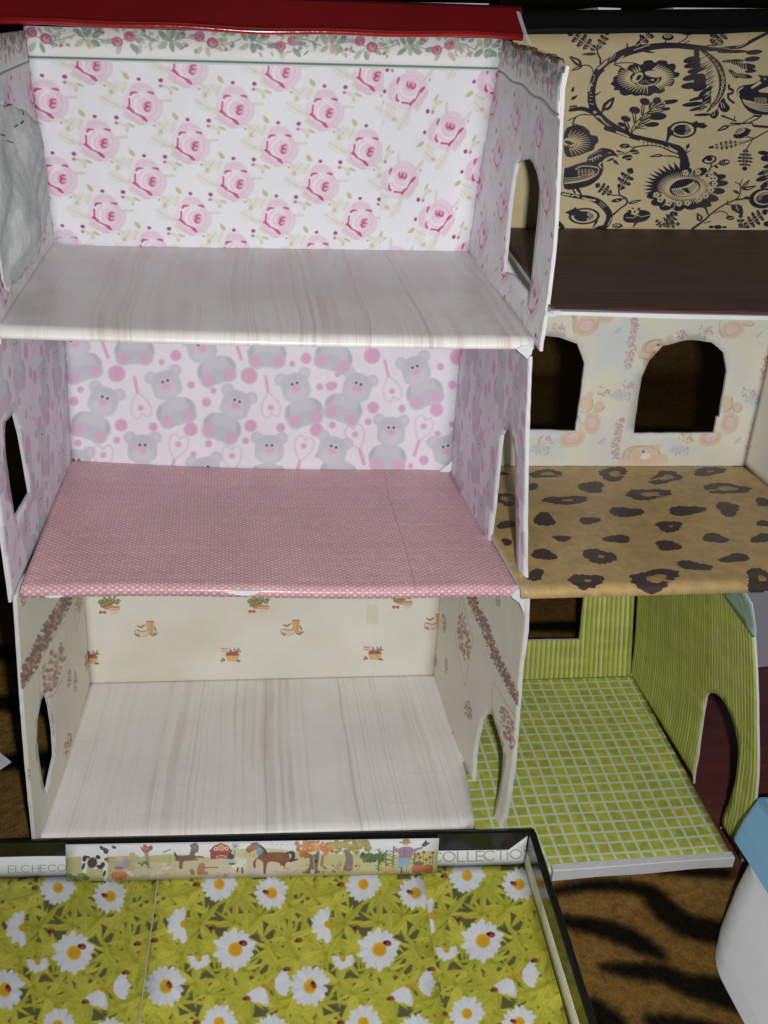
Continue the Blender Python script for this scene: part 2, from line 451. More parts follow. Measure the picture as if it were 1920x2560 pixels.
# ---------- rose wallpaper
ROSE_BG = (.925, .93, .955)
def rose(c, k=1.0):
    PP, PL, DK = (.895, .755, .84), (.93, .87, .915), (.74, .27, .46)
    OL, OD = (.85, .83, .72), (.76, .71, .48)
    for (x, y, rx, ry, r) in [(-215, -145, 75, 38, -.9), (-265, -25, 75, 40, .5), (-170, 20, 55, 26, .3), (-130, -150, 50, 26, -1.2), (-120, 110, 50, 18, .6), (250, -150, 50, 17, .5), (225, -45, 52, 13, -.05), (160, 165, 60, 14, .6)]:
        c.ell(x, y, rx, ry, lerp(OL, ROSE_BG, .62), .7, r, .35)
        ca, sa = math.cos(r), math.sin(r)
        c.line([(x - ca * rx, y - sa * rx), (x + ca * rx * .9, y + sa * rx * .9)], 7, OD, .5)
        th = np.linspace(.2, 5.6, 14)
        c.line([(x + ca * rx * math.cos(t) - sa * ry * math.sin(t), y + sa * rx * math.cos(t) + ca * ry * math.sin(t)) for t in th], 6, lerp(OL, OD, .5), .32)
    c.ell(-105, -245, 34, 20, OD, .8, .9, .2); c.ell(-125, -275, 16, 8, OD, .5, .9, .3)
    c.ell(310, -152, 36, 12, OD, .75, .4, .3); c.ell(272, -108, 18, 12, OD, .6, .9, .3); c.ell(-240, -110, 22, 16, OD, .6, 1.4, .4)
    c.poly([(-150, -10), (-165, 30), (-110, 95), (-70, 140), (-10, 170), (60, 165), (120, 110), (160, 60), (170, -20), (150, -100), (110, -150), (60, -185), (-10, -190), (-70, -165), (-105, -110), (-150, -60)], PP, .20, 4)
    for q, (t, rd, rx, ry) in enumerate([(-2.2, 95, 85, 52), (-1.3, 108, 92, 46), (-.4, 98, 84, 56), (.5, 104, 86, 52), (1.25, 100, 80, 54), (2.1, 98, 90, 50), (2.85, 100, 78, 50), (3.6, 88, 80, 46)]):
        x, y = rd * math.cos(t), rd * math.sin(t) - 5; c.ell(x, y, rx, ry, (PP, lerp(PP, PL, .5))[q % 2], .42, t + 1.57, .3)
        c.line([(x + rx * .8 * math.cos(t + 1.57 + k) + 18 * math.cos(t), y + rx * .8 * math.sin(t + 1.57 + k) + 18 * math.sin(t)) for k in (0, .5, 1.2)], 6, (.87, .68, .79), .35, 3, soft=1.5)
    c.poly([(-165, 20), (-120, -30), (-110, 40)], PP, .4, 3)
    c.ell(-5, -10, 122, 125, (.935, .92, .945), .85, 0, .35)
    c.poly([(-60, -180), (0, -196), (70, -186), (120, -140), (130, -100), (60, -125), (-20, -120), (-70, -95), (-90, -120)], lerp(PP, ROSE_BG, .35), .8, 4)
    c.line([(-70, -150), (0, -172), (80, -155)], 9, PP, .7, 4)
    c.poly([(-115, 60), (-70, 85), (-20, 120), (25, 150), (20, 176), (-40, 165), (-100, 120), (-150, 70)], lerp(PP, ROSE_BG, .25), .9, 4)
    c.line([(-120, 75), (-60, 140), (10, 168)], 8, PP, .9, 4)
    c.ell(-25, -20, 95, 92, (.95, .91, .94), .9, .3, .35)
    c.ell(60, 12, 74, 78, lerp(PP, PL, .55), .6, 0, .4)
    for r0, a0, a1 in [(100, -1.0, 1.6), (128, -.9, 1.9), (145, -.4, 1.4), (70, 2.4, 4.6), (115, 2.7, 4.2)]:
        c.line([(45 + r0 * math.cos(t), 10 + r0 * .95 * math.sin(t)) for t in np.linspace(a0, a1, 9)], 13, lerp(PP, DK, .10), .55, soft=1.2)
    c.ell(58, 10, 42, 48, lerp(PP, DK, .25), .75, 0, .4)
    c.line([(-92, -52), (-95, -10), (-100, 25)], 16, DK, .95, 4); c.line([(-116, 28), (-98, 30), (-62, 66)], [14, 26, 16], DK, .95, 3)
    c.line([(-58, 70), (-10, 92), (20, 112), (44, 136)], [10, 14, 30, 20], DK, .95, 4)
    c.line([(-78, -88), (-62, -106), (-15, -108)], [18, 22, 6], DK, .95, 3); c.line([(66, -112), (92, -112), (118, -104)], [5, 18, 20], DK, .95, 3)
    c.line([(92, -22), (62, -22), (44, 0), (72, 10)], [8, 14, 16, 12], DK, .95, 4); c.line([(82, 12), (52, 14), (36, 34), (52, 50), (78, 44)], [10, 15, 16, 15, 7], DK, .95, 4)
    for x, y, r, cc in [(2, -222, 17, 1), (190, -217, 20, 1), (185, -170, 17, .55), (112, 178, 13, .35)]:
        c.ell(x, y, r, r * .85, lerp(ROSE_BG, (.62, .16, .38), cc), .9, 0, .25); c.ell(x - 5, y + 3, r * .4, r * .4, (.5, .2, .5), .4 * cc, 0, .4)
    c.line([(-30, 172), (90, 165), (170, 195)], 7, OD, .35, 4)

def rose_field(cv, o, a, b, rot=0, fy=-1, n=7):
    k = np.linalg.norm(a) / 810
    for i in range(-n, n + 1):
        for j in range(-n, n + 1):
            p = o + a * i + b * j
            x0, y0, sw, th = cv.rect
            if x0 - .04 < p[0] < x0 + sw + .04 and y0 - .04 < p[1] < y0 + th + .04: rose(cv.at(p[0], p[1], k, rot, 1, fy))

rose_rect = (-.012, -.006, .324, .154)
cvR = Cv(*rose_rect, 3200, ROSE_BG); HA3 = frame(P_A3back, WA, .142)
o, a_, b_ = happly(HA3, A((346, 270.8), (574.6, 278.9), (464.7, 370.4)))
rose_field(cvR, o, a_ - o, b_ - o)
cvR2 = Cv(*rose_rect, 3200, ROSE_BG)
o2, a2, b2 = happly(HA3, A((1116.2, 341.4), (1094.3, 522.6), (1016.7, 237.3)))
rose_field(cvR2, o2, (a2 - o2) * np.linalg.norm(a_ - o) / np.linalg.norm(a2 - o2), b2 - o2, math.pi / 2)
seam = happly(HA3, A((949, 150), (946, 620)))
for row in range(cvR.a.shape[0]):
    t = row / cvR.a.shape[0]; sx = seam[1, 0] + (seam[0, 0] - seam[1, 0]) * t
    i = int((sx - rose_rect[0]) / rose_rect[2] * cvR.a.shape[1])
    cvR.a[row, i:] = cvR2.a[row, i:]; cvR.a[row, i - 1:i] *= .93
cvR.blur(1); cvR.grain(.025)
side_rect = (-.004, -.012, .212, .17)
cvRS = Cv(*side_rect, 2000, (.915, .915, .935))
rose_field(cvRS, np.array([.035, .02]), np.array([.0035, .056]), np.array([.036, .028]), math.pi / 2); cvRS.stain((.80, .78, .78), .35, 6, 3); cvRS.grain(.03)

# ---------- rose border strip
bord_rect = (-.01, 0, .34, .026)
cvB = Cv(*bord_rect, 4200, (.93, .93, .93))
GR, GL, GO = (.50, .60, .55), (.66, .73, .66), (.75, .75, .62)
RD, RP = (.66, .32, .44), (.84, .64, .71)
def leaf(c, x, y, r, L, wd, col):
    c.ell(x + math.cos(r) * L / 2, y + math.sin(r) * L / 2, L / 2, wd, col, .85, r, .22)
    c.line([(x, y), (x + math.cos(r) * L, y + math.sin(r) * L)], 3, lerp(col, (.9, .9, .8), .5), .6)
def brose(c, x, y, s):
    c.ell(x, y, 48 * s, 44 * s, RP, .95, 0, .12)
    r = np.random.default_rng(int(x * 7 + y * 3) & 255)
    for q in range(14):
        t0 = r.random() * 6.3; rad = (10 + 34 * r.random()) * s
        c.line([(x + rad * math.cos(t), y + rad * .9 * math.sin(t)) for t in np.linspace(t0, t0 + 1.2 + r.random(), 6)], 7 * s, lerp(RD, RP, r.random() * .6), .85)
    c.ell(x + 6 * s, y + 5 * s, 11 * s, 10 * s, RD, .7, 0, .4)
bz = .05 / 680
for q in range(-1, 8):
    c = cvB.at(-.012 + q * .0505 + .02, .0145, bz, 0, 1, 1); r = np.random.default_rng(40 + q)
    dy = -1 if q % 2 else 1
    c.line([(-300, -20 * dy), (-150, 20 * dy), (0, -10), (150, -30 * dy), (300, -20 * -dy)], 7, (.45, .5, .48), .8, 5)
    for L in [(-20, 35, 1.9), (60, 45, .8), (60, -30, -.5), (-30, -50, -2.2), (-60, 20, 3.0), (90, 0, .1), (10, -55, -1.3)]:
        leaf(c, L[0], L[1] * dy, L[2] * dy, 75 + 30 * r.random(), 17 + 7 * r.random(), [GR, GL, GO][r.integers(3)])
    brose(c, -48, 30 * dy, 1.0); brose(c, 60, -18 * dy, 1.05)
    for L in [(-300, 0, 1.0), (-290, -10, -1.4), (-250, 10, .4), (-260, -20, -.6), (-330, 10, 2.3), (-320, -20, -2.5), (-210, 25, 1.1), (-300, 15, 1.7)]:
        leaf(c, L[0], L[1], L[2], 75 + 25 * r.random(), 19 + 7 * r.random(), [GR, GL, GO, GR][r.integers(4)])
    for k in range(34):
        x, y = -330 + 660 * r.random(), -85 + 165 * r.random()
        if abs(x - 6) < 100 and abs(y) < 60: continue
        leaf(c, x, y, r.random() * 6.28, 34 + 34 * r.random(), 8 + 6 * r.random(), lerp([GR, GL, GO, GR][r.integers(4)], (.86, .88, .86), .35 * r.random()))
    for k in range(26):
        x, y = 130 + 100 * r.random(), -80 + 160 * r.random()
        c.ell(x, y, 8, 5, [GR, GL, RP, GO][r.integers(4)], .8, r.random() * 3, .3)
    for x, y in [(-160, -45 * dy), (175, -70 * dy), (-190, 55)]:
        c.ell(x, y, 17, 14, RD, .8, .5, .25); leaf(c, x, y, r.random() * 6, 40, 9, GL)
cvB.line([(-.01, .0018), (.33, .0018)], .0013, (.40, .55, .50))
cvB.blur(1); cvB.grain(.03)

# ---------- grey bear paper
BEAR_BG = (.925, .925, .95)
G0, G1, G2 = (.80, .812, .845), (.73, .748, .795), (.84, .85, .88)
PK, PD = (.875, .715, .82), (.85, .66, .78)
def bear(c, hx, hy, bx, by, rot, k=1.0, body=True, head=True):
    if body:
        b = c.at(bx, by, k, rot)
        b.ell(-30, -4, 17, 24, G1, .95, .5, .12); b.ell(30, -4, 17, 24, G1, .95, -.5, .12)
        b.poly([(-27, -26), (0, -32), (27, -26), (36, 5), (36, 26), (15, 36), (-15, 36), (-36, 26), (-36, 5)], G0, 1, 4)
        b.ell(0, -8, 25, 20, lerp(G0, G2, .5), .8, 0, .4); b.ell(0, 8, 30, 9, G1, .45, 0, .6)
        for sx in (-1, 1):
            b.ell(26 * sx, 20, 21, 20, lerp(G0, G1, .25), .95, 0, .1); b.ell(28 * sx, 20, 13.5, 13, PK, .95, 0, .3)
    if head:
        h = c.at(hx, hy, k, rot)
        for sx in (-1, 1): h.ell(31 * sx, -29, 15.5, 15.5, G0, 1, 0, .1); h.ell(31 * sx, -29, 10, 10, G2, .9, 0, .35)
        h.poly([(-36, 2), (-33, -20), (-18, -34), (0, -37), (18, -34), (33, -20), (36, 2), (33, 22), (16, 34), (0, 36), (-16, 34), (-33, 22)], G0, 1, 4)
        h.ell(0, 14, 26, 20, G2, .85, 0, .3); h.ell(0, -24, 22, 10, G1, .25, 0, .6)
        h.ell(0, 2, 11, 7, (.90, .70, .80), .95, 0, .6); h.ell(0, 12, 4, 4, (.9, .75, .82), .6, 0, .6)
        for sx in (-1, 1): h.ell(6.5 * sx, -11, 4.6, 4.6, (.96, .96, .97), 1); h.ell(6.5 * sx, -10.5, 2.9, 3.0, (.10, .10, .12), 1)
def dot(c, x, y, r):
    c.ell(x, y, r, r, PK, 1, 0, .08); c.ell(x + r * .1, y, r * .65, r * .65, PD, .35, 0, .5)
def heart(c, x, y, rot, k=1.0, hand=True):
    h = c.at(x, y, k, rot); col = (.88, .76, .83)
    h.line([(0, 42), (-18, 18), (-24, -2), (-20, -18), (-10, -22), (0, -12)], 2.6, col, .95, 5); h.line([(0, 42), (18, 18), (24, -2), (20, -18), (10, -22), (0, -12)], 2.6, col, .95, 5)
    h.ell(0, 2, 7.5, 7.5, PK, 1, 0, .2)
    if hand: h.line([(0, 42), (0, 80)], 7.5, (.90, .70, .82))
bear_rect = (-.006, -.008, .312, .19)
cvG = Cv(*bear_rect, 3000, BEAR_BG); HA2 = frame(P_A2back, WA, .17); cz = cvG.zoom(HA2, 0, 800, 1.728)
K = 1.728
for (x, y, r) in [(496, 228, 36), (1058, 237, 36), (515, 452, 27), (808, 470, 30), (1065, 455, 27), (1352, 473, 30), (745, 150, 24), (1305, 162, 24), (1595, 150, 36), (875, 352, 20), (1600, 375, 26),
                  (685, 178, 13), (810, 277, 16), (905, 302, 13), (345, 297, 14), (650, 460, 19), (1195, 462, 19), (318, 348, 20), (335, 530, 15), (497, 517, 15), (885, 533, 16), (1043, 520, 15), (1357, 583, 13), (820, 578, 13), (1365, 285, 15), (1412, 282, 20), (1443, 230, 13), (1578, 437, 15), (1420, 452, 15), (1245, 185, 13)]: dot(cz, x, y, r)
cz2 = cvG.zoom(HA2, 820, 860, 3.19)
for (x, y, r) in [(575, 510, 32), (860, 520, 55), (340, 500, 45), (890, 175, 30), (990, 320, 35), (1030, 100, 60), (300, 615, 25), (990, 635, 25), (870, 712, 25), (755, 925, 38), (645, 970, 22), (10, 640, 25), (15, 325, 30)]: dot(cz2, x, y, r)
cp = cvG.sub(HA2)
for hx, hy, bx, by, rt in [(255, 1002, 226, 1062, .34), (408, 961, 431, 1025, -.3), (579, 1010, 546, 1065, .34), (729, 967, 749, 1026, -.27), (885, 967, 851, 1017, .34), (1036, 925, 1058, 977, -.3), (350, 1122, 350, 1190, 0), (663, 1123, 660, 1190, 0), (972, 1078, 963, 1141, .03),
                      (186, 858, 203, 914, -.3), (330, 812, 330, 872, 0), (495, 868, 531, 921, -.28), (657, 822, 657, 880, 0), (838, 838, 826, 888, .3), (506, 1178, 515, 1240, -.2), (822, 1126, 840, 1180, .3), (1116, 1125, 1140, 1190, -.25), (190, 1160, 185, 1220, 0)]:
    bear(cp, hx, hy, bx, by, rt, 1.0)
for x, y, rt in [(346, 1020, math.pi - .2), (667, 1019, math.pi - .17), (438, 1108, .25), (255, 1135, -.05), (570, 1137, -.05), (750, 1112, .25), (880, 1083, -.3), (975, 978, math.pi - .25), (879, 1083, -.3), (1057, 1062, .32)]: heart(cp, x, y, rt)
for x0, y0, x1, y1 in [(253, 855, 266, 892), (583, 865, 592, 895)]: cp.line([(x0, y0), (x1, y1)], 8, (.90, .70, .82))
px = happly(HA2, A((807, 900), (807, 1180))); cvG.line(px, .0004, (.80, .80, .84), .8); cvG.blur(2); cvG.grain(.02, 3)
bside_rect = (-.006, -.006, .212, .186)
cvGS = Cv(*bside_rect, 2200, (.90, .89, .93)); rr = np.random.default_rng(5)
for i in range(6):
    for j in range(5):
        c = cvGS.at(-.01 + .0405 * i + (.02 if j % 2 else 0), .012 + .0385 * j, .00029, (rr.random() - .5) * .3, 1, -1)
        if (i + j) % 3 == 2: heart(c, 0, 0, rr.random() * 6.3)
        else: bear(c, 0, -28, (rr.random() - .5) * 40, 32, (rr.random() - .5) * .7)
        for q in range(3): dot(c, 62 + 40 * (rr.random() - .5), -60 + q * 55 + 20 * rr.random(), 8 + 13 * rr.random())
cvGS.grain(.03, 4)

# ---------- pink basket weave paper
weave_rect = (-.003, -.003, .32, .224)
cvW = Cv(*weave_rect, 3000, (.8, .6, .7)); h_, w_ = cvW.a.shape[:2]
yy, xx = np.mgrid[0:h_, 0:w_]; xm = xx / 3000 + .0005 * np.sin(yy / 90) + .0004 * vnoise(h_, w_, 6, 8, 2); ym = yy / 3000 + .0005 * vnoise(h_, w_, 5, 7, 9)
cs, rsz = .0024, .0019
ci, ri = np.floor(xm / cs).astype(int), np.floor(ym / rsz).astype(int); ev = ((ci + ri) % 2 == 0)
fx, fy = xm / cs % 1, ym / rsz % 1
edge = np.clip(np.minimum(np.minimum(fx, 1 - fx), np.minimum(fy, 1 - fy)) * 7, 0, 1)[..., None]
jit = rng.random((400, 400))[ri % 400, ci % 400][..., None]
cream = np.array((.89, .83, .75)) * (1 - jit) + np.array((.92, .83, .83)) * jit; pink = np.array((.83, .59, .66)) * (1 - jit) + np.array((.87, .66, .72)) * jit
cell = np.where(ev[..., None], cream, pink)
cvW.a[:] = np.array((.79, .55, .61)) * (1 - edge) + cell * edge
cvW.a *= (.955 + .04 * np.random.default_rng(8).random(400)[ri % 400][..., None]) * (.97 + .06 * np.random.default_rng(11).random((400, 400))[ri % 400, ci % 400][..., None])
cvW.a *= (.95 + .07 * vnoise(h_, w_, 7, 9, 22))[..., None]
HW = frame(P_A2floor, .306, .205)
sm_ = happly(HW, A((963, 1176), (975, 1240), (1020, 1380), (1045, 1478)))
cvW.line(sm_, .0004, (.60, .38, .48), .8); cvW.line(happly(HW, A((985, 1243), (1075, 1245))), .0005, (.93, .86, .88), .9); cvW.line(happly(HW, A((1005, 1313), (1110, 1314))), .0005, (.95, .9, .92), .9)

# ---------- limed wood paper
def limed(rect, ppm, seed, planks, swirl=.004, amt=.6, tint=(.905, .89, .87)):
    cv = Cv(*rect, ppm, (.9, .89, .9)); h, w = cv.a.shape[:2]; r = np.random.default_rng(seed)
    yy, xx = np.mgrid[0:h, 0:w] / ppm
    base, beige, dark = np.array(tint), np.array((.80, .745, .69)), np.array((.70, .645, .60))
    warp = swirl * (vnoise(h, w, 1.5, 6, seed + 1, 2) - .5) + .0012 * (vnoise(h, w, 5, 22, seed + 8, 2) - .5)
    pw = .0165; q0 = xx + warp; pi_ = np.floor(q0 / pw).astype(int); ofs = r.random(1000)
    q = q0 + .002 * vnoise(h, w, 3, 30, seed + 12, 2)
    n1 = r.random(4096); n2 = r.random(4096); n3 = r.random(4096)
    def f1(v, n): i = np.floor(v).astype(int); f = v - i; f = f * f * (3 - 2 * f); return n[i % 4096] * (1 - f) + n[(i + 1) % 4096] * f
    g1 = np.clip((f1(q * 300, n1) - .48) * 3, 0, 1) * np.clip((f1(q * 90, n2) - .2) * 2, 0, 1)
    g2 = np.clip((f1(q * 900, n2) - .52) * 3, 0, 1) * np.clip((f1(q * 120, n1) - .30) * 4, 0, 1)
    g3 = np.clip((f1(q * 1500, n3) - .70) * 5, 0, 1) * np.clip((f1(q * 70, n3) - .45) * 4, 0, 1)
    dens = np.clip(vnoise(h, w, 2.5, 12, seed + 5, 3) * 2.2 - .55, .12, 1)
    m1 = (g1 * dens * amt)[..., None]; m2 = (g2 * amt * .55 * (.4 + .6 * dens))[..., None]; m3 = (g3 * amt * .6)[..., None]
    a = base * (.975 + .03 * vnoise(h, w, 4, 5, seed + 3)[..., None]); a = a * (1 - m1) + beige * m1; a = a * (1 - m2) + beige * m2; cv.a[:] = a * (1 - m3) + dark * m3
    for k in range(int(rect[2] / pw) + 2):
        x = rect[0] + k * pw
        for j in range(3):
            if r.random() < planks: y = rect[1] + j * .08 + r.random() * .07; cv.line([(x, y), (x + pw * (1 + r.integers(2)), y)], .0004, (.76, .72, .69), .5)
    cv.grain(.025, seed); return cv
fl_rect = (-.004, -.004, .322, .226)
cvL3 = limed(fl_rect, 2600, 31, .1, .014, .85, (.905, .897, .89)); cvL1 = limed(fl_rect, 2600, 57, .15, .007, .48, (.94, .93, .92))
cvL3.stain((.78, .75, .72), .35, 3, 77)
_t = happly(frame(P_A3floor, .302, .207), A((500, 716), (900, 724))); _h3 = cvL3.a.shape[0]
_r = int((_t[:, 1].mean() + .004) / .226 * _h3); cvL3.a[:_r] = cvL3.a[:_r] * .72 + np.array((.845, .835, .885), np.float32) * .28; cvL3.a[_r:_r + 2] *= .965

# ---------- kitchen paper
KBG = (.92, .91, .865)
KR, KO, KG_, KC = (.70, .36, .33), (.86, .62, .42), (.52, .52, .34), (.91, .83, .76)
def k_basket(c):
    c.poly([(-90, -40), (-40, -60), (20, -60), (40, -20), (20, 30), (-40, 30)], (.82, .55, .42), .9, 4)
    for x, y in [(-70, -30), (-30, -45), (10, -50), (-50, 0), (-5, -15), (40, -40), (75, -30), (20, -25)]: c.ell(x, y, 24, 20, lerp(KG_, (.80, .78, .55), (x * 7 % 5) / 5), .9, 0, .2); c.ell(x - 4, y - 5, 9, 7, (.86, .84, .68), .7, 0, .4)
    for x, y, r in [(-40, -80, 1), (10, -85, 1.6), (55, -75, 2.1), (90, -50, .3)]: c.ell(x, y, 22, 10, KG_, .85, r, .25)
    c.poly([(10, 10), (100, 10), (96, 60), (70, 78), (35, 76), (14, 58)], KC, .95, 3); c.ell(55, 12, 46, 12, KR, .8, 0, .15); c.ell(55, 8, 36, 8, (.86, .70, .60), .9); c.line([(10, 30), (55, 40), (100, 30)], 6, KR, .8, 3)
    for x in (-70, -35): c.ell(x, 62, 17, 14, (.76, .38, .36), .9, 0, .2)
def k_cup(c):
    c.poly([(0, -78), (70, -78), (62, 22), (10, 22)], (.86, .64, .44), .92, 0); c.poly([(14, -70), (32, -70), (30, 10), (20, 10)], (.92, .78, .60), .7); c.ell(35, -78, 35, 7, (.80, .50, .34), .8)
    c.poly([(-76, 0), (20, 0), (14, 44), (-10, 62), (-46, 62), (-70, 44)], KC, .97, 3); c.line([(-78, 2), (-28, 16), (20, 4)], 7, KR, .85, 3); c.line([(-76, 44), (-28, 64), (16, 44)], 5, KR, .6, 3)
    c.line([(-72, 6), (-98, 8), (-96, 36), (-66, 42)], 7, KR, .7, 4); c.ell(50, 30, 36, 12, (.88, .62, .50), .8)
    for x, y, r in [(-60, -28, .4), (-30, -34, -.5), (-80, 52, .6), (60, 48, .2), (84, 40, -.6), (80, -5, 1.2)]: c.ell(x, y, 26, 8, KG_, .8, r, .3)
def k_pot(c):
    c.poly([(-45, 0), (80, 0), (70, 62), (-28, 62)], (.87, .74, .52), .95); c.ell(18, 0, 64, 13, (.70, .40, .38), .9, 0, .15); c.line([(-42, 12), (76, 12)], 5, (.78, .56, .36), .8)
    for x, y in [(-20, -10), (5, -20), (30, -12), (55, -20)]: c.ell(x, y, 17, 14, (.62, .34, .38), .8, 0, .3)
    for x, y, r in [(0, -40, 1), (70, -45, -1), (40, -40, 1.4), (78, -30, .2), (-66, 40, .5)]: c.ell(x, y, 20, 8, KG_, .8, r, .3)
    c.poly([(-86, -60), (-28, -60), (-34, -22), (-78, -22)], KC, .95, 2); c.line([(-86, -58), (-56, -50), (-28, -58)], 6, (.68, .36, .40), .9, 2); c.line([(-84, -30), (-30, -30)], 5, (.68, .36, .40), .7)
    for x, y in [(-80, 58), (-60, 52), (62, 58), (80, 60)]: c.ell(x, y, 10, 9, (.55, .34, .36), .85, 0, .3)
kit_rect = (-.006, -.004, .314, .21)
cvK = Cv(*kit_rect, 2600, KBG); cvK.stain((.88, .85, .77), .6, 4, 12); HA1 = frame(P_A1back, WA, .2)
ck = cvK.sub(HA1)
for fn, ps in [(k_basket, [(270, 1513), (640, 1511), (1002, 1500), (455, 1380)]), (k_cup, [(363, 1574), (726, 1571), (1088, 1556)]), (k_pot, [(572, 1636), (930, 1632), (222, 1642)])]:
    for x, y in ps: fn(ck.at(x, y, .275))
ck.poly([(915, 1510), (944, 1512), (942, 1560), (912, 1558)], (.82, .84, .72), .5); ck.line([(936, 1500), (932, 1690)], 1.2, (.84, .84, .80), .7)
cvK.grain(.02, 6)
def garland(c, pts, wd, seed):
    r = np.random.default_rng(seed); p = cr(pts, 14, False)
    c.line(p, wd * 1.25, (.86, .86, .86), .7)
    for i, (x, y) in enumerate(p):
        for q in range(7):
            ox, oy = (r.random(2) - .5) * wd
            cc = [(.80, .46, .22), (.62, .28, .28), (.44, .44, .58), (.26, .38, .34), (.34, .44, .40), (.80, .60, .30)][r.integers(6)]
            c.ell(x + ox, y + oy, wd * (.09 + .08 * r.random()), wd * (.14 + .10 * r.random()), cc, .9, r.random() * 3, .2)
    d = np.gradient(p, axis=0); nrm = np.stack([-d[:, 1], d[:, 0]], -1) / np.linalg.norm(d, axis=1)[:, None]
    for s in (-1, 1): c.line(p + nrm * wd * .68 * s, wd * .045, (.40, .36, .36), .6)
kside_rect = (-.006, -.014, .212, .22)
def sprig(c, x, y, k, rot=0):
    [k_basket, k_cup, k_pot][int(x * 3 + y) % 3](c.at(x, y, k, rot))
cvKR = Cv(*kside_rect, 2600, (.885, .87, .82)); HKR = frame(P_A1right, .2, .2); c = cvKR.zoom(HKR, 1080, 1400, 3.161)
garland(c, [(290, 255), (330, 380), (400, 520), (460, 690), (530, 850), (600, 1000), (690, 1160), (730, 1260)], 52, 1)
for pl in [[(222, 270), (190, 610), (275, 985), (316, 610), (230, 280)], [(455, 1180), (466, 945), (560, 1130), (690, 1350), (640, 1500)]]: c.line(pl, 4.5, (.78, .60, .44), .9)
r = np.random.default_rng(3)
def smear(c, x, y, rx, ry, rot, n=90):
    for q in range(n):
        t, m = r.random() * 6.3, math.sqrt(r.random()); u, v = rx * m * math.cos(t), ry * m * math.sin(t)
        cc = [(.60, .38, .34), (.54, .50, .36), (.74, .54, .46), (.66, .36, .38), (.82, .70, .56), (.86, .76, .70), (.48, .46, .40)][r.integers(7)]
        c.ell(x + u * math.cos(rot) - v * math.sin(rot), y + u * math.sin(rot) + v * math.cos(rot), rx * .17, ry * .085, cc, .6, rot + (r.random() - .5) * 1.2, .3)
for a in [(255, 600, 42, 190, -.12), (95, 490, 20, 80, -.08), (28, 790, 12, 55, 0), (127, 830, 14, 65, -.03), (305, 1175, 24, 80, -.15), (208, 1440, 12, 95, 0), (490, 310, 18, 55, -.1), (695, 920, 22, 90, 0), (570, 1330, 45, 190, -.25), (625, 1610, 16, 40, 0)]: smear(c, *a)
cvKR.grain(.03, 2)
cvKL = Cv(*kside_rect, 2600, (.90, .885, .835)); HKL = frame(P_A1left, .2, .2); c = cvKL.zoom(HKL, 0, 1350, 2.603)
garland(c, [(430, 330), (370, 440), (300, 560), (240, 680), (190, 790), (130, 890)], 62, 5)
for pl in [[(412, 470), (416, 830), (330, 980), (250, 1010), (240, 780), (300, 650), (405, 500)], [(540, 380), (482, 560), (470, 360)], [(255, 1540), (275, 1600), (262, 1580)]]: c.line(pl, 4, (.80, .64, .50), .9)
for a in [(330, 800, 62, 160, .25), (505, 390, 22, 60, .2), (432, 880, 14, 70, .05), (474, 900, 12, 75, 0), (566, 770, 20, 70, .1), (420, 1330, 22, 80, .2), (185, 1490, 20, 60, 0), (146, 395, 14, 25, 0), (320, 1150, 9, 110, -.15)]: smear(c, *a)
cvKL.grain(.03, 2)

# ---------- dark branch-and-bird paper of the rear top room
DBG, DK = (.79, .73, .575), (.15, .145, .19)
dam_rect = (-.006, -.006, .292, .16)
cvD = Cv(*dam_rect, 3600, DBG); HB3 = frame(P_B3back, .28, .142)
D1, D2, D3, D4 = [cvD.zoom(HB3, ox, oy, 5.925) for ox, oy in ((1400, 70), (1640, 70), (1380, 320), (1640, 320))]
def oak(c, x, y, rot, L, wd, n=5):
    """lobed leaf, stalk at (x, y)"""
    q = c.at(x, y, 1, rot); e = [(0, 4)]
    for s in (1, -1):
        for i in (range(n) if s == 1 else range(n - 1, -1, -1)):
            a, b = (i + .15) / n * L, (i + .8) / n * L; m = wd * math.sin(math.pi * min(.95, (i + .8) / (n + .5)))
            pts = [(a, s * m * .28), (b - L / n * .2, s * m), (b + L / n * .18, s * m * .85), (b + L / n * .12, s * m * .35)]
            e += pts if s == 1 else pts[::-1]
        if s == 1: e += [(L * 1.02, wd * .3), (L * 1.08, 0), (L * 1.02, -wd * .3)]
    q.poly(e, DK, 1, 3); q.line([(L * .05, 0), (L * .85, 0)], L * .03, DBG, 1)
    for i in range(1, n):
        for s in (1, -1): q.line([(i / n * L, 0), ((i + .6) / n * L, s * wd * .5)], L * .026, DBG, .95)
def lleaf(c, x, y, rot, L, wd, hollow=True):
    q = c.at(x, y, 1, rot); q.poly([(0, 0), (L * .25, wd), (L * .6, wd * .9), (L, 0), (L * .6, -wd * .7), (L * .25, -wd * .8)], DK, 1, 4)
    if hollow: q.poly([(L * .2, 0), (L * .4, wd * .45), (L * .75, wd * .1), (L * .45, -wd * .1)], DBG, 1, 3)
def rays(c, cx, cy, r0, r1, a0, a1, n, wd, col):
    for t in np.linspace(a0, a1, n):
        c.line([(cx + r0[0] * math.cos(t), cy + r0[1] * math.sin(t)), (cx + r1[0] * math.cos(t + .04), cy + r1[1] * math.sin(t + .04))], wd, col, 1, 0, wd * .35)
def pome(c, x, y, rx, ry, rot=0):
    q = c.at(x, y, 1, rot); q.ell(0, 0, rx, ry, DK); q.ell(0, 0, rx * .83, ry * .8, DBG); q.ell(-rx * .03, ry * .02, rx * .62, ry * .62, DK)
    for k in (.5, .36, .22): q.line([(rx * (.15 + k * math.cos(t)), ry * (.1 + k * math.sin(t))) for t in np.linspace(-1.4, 1.5, 9)], rx * .05, DBG)
    q.ell(-rx * .2, -ry * .05, rx * .38, ry * .45, DK)
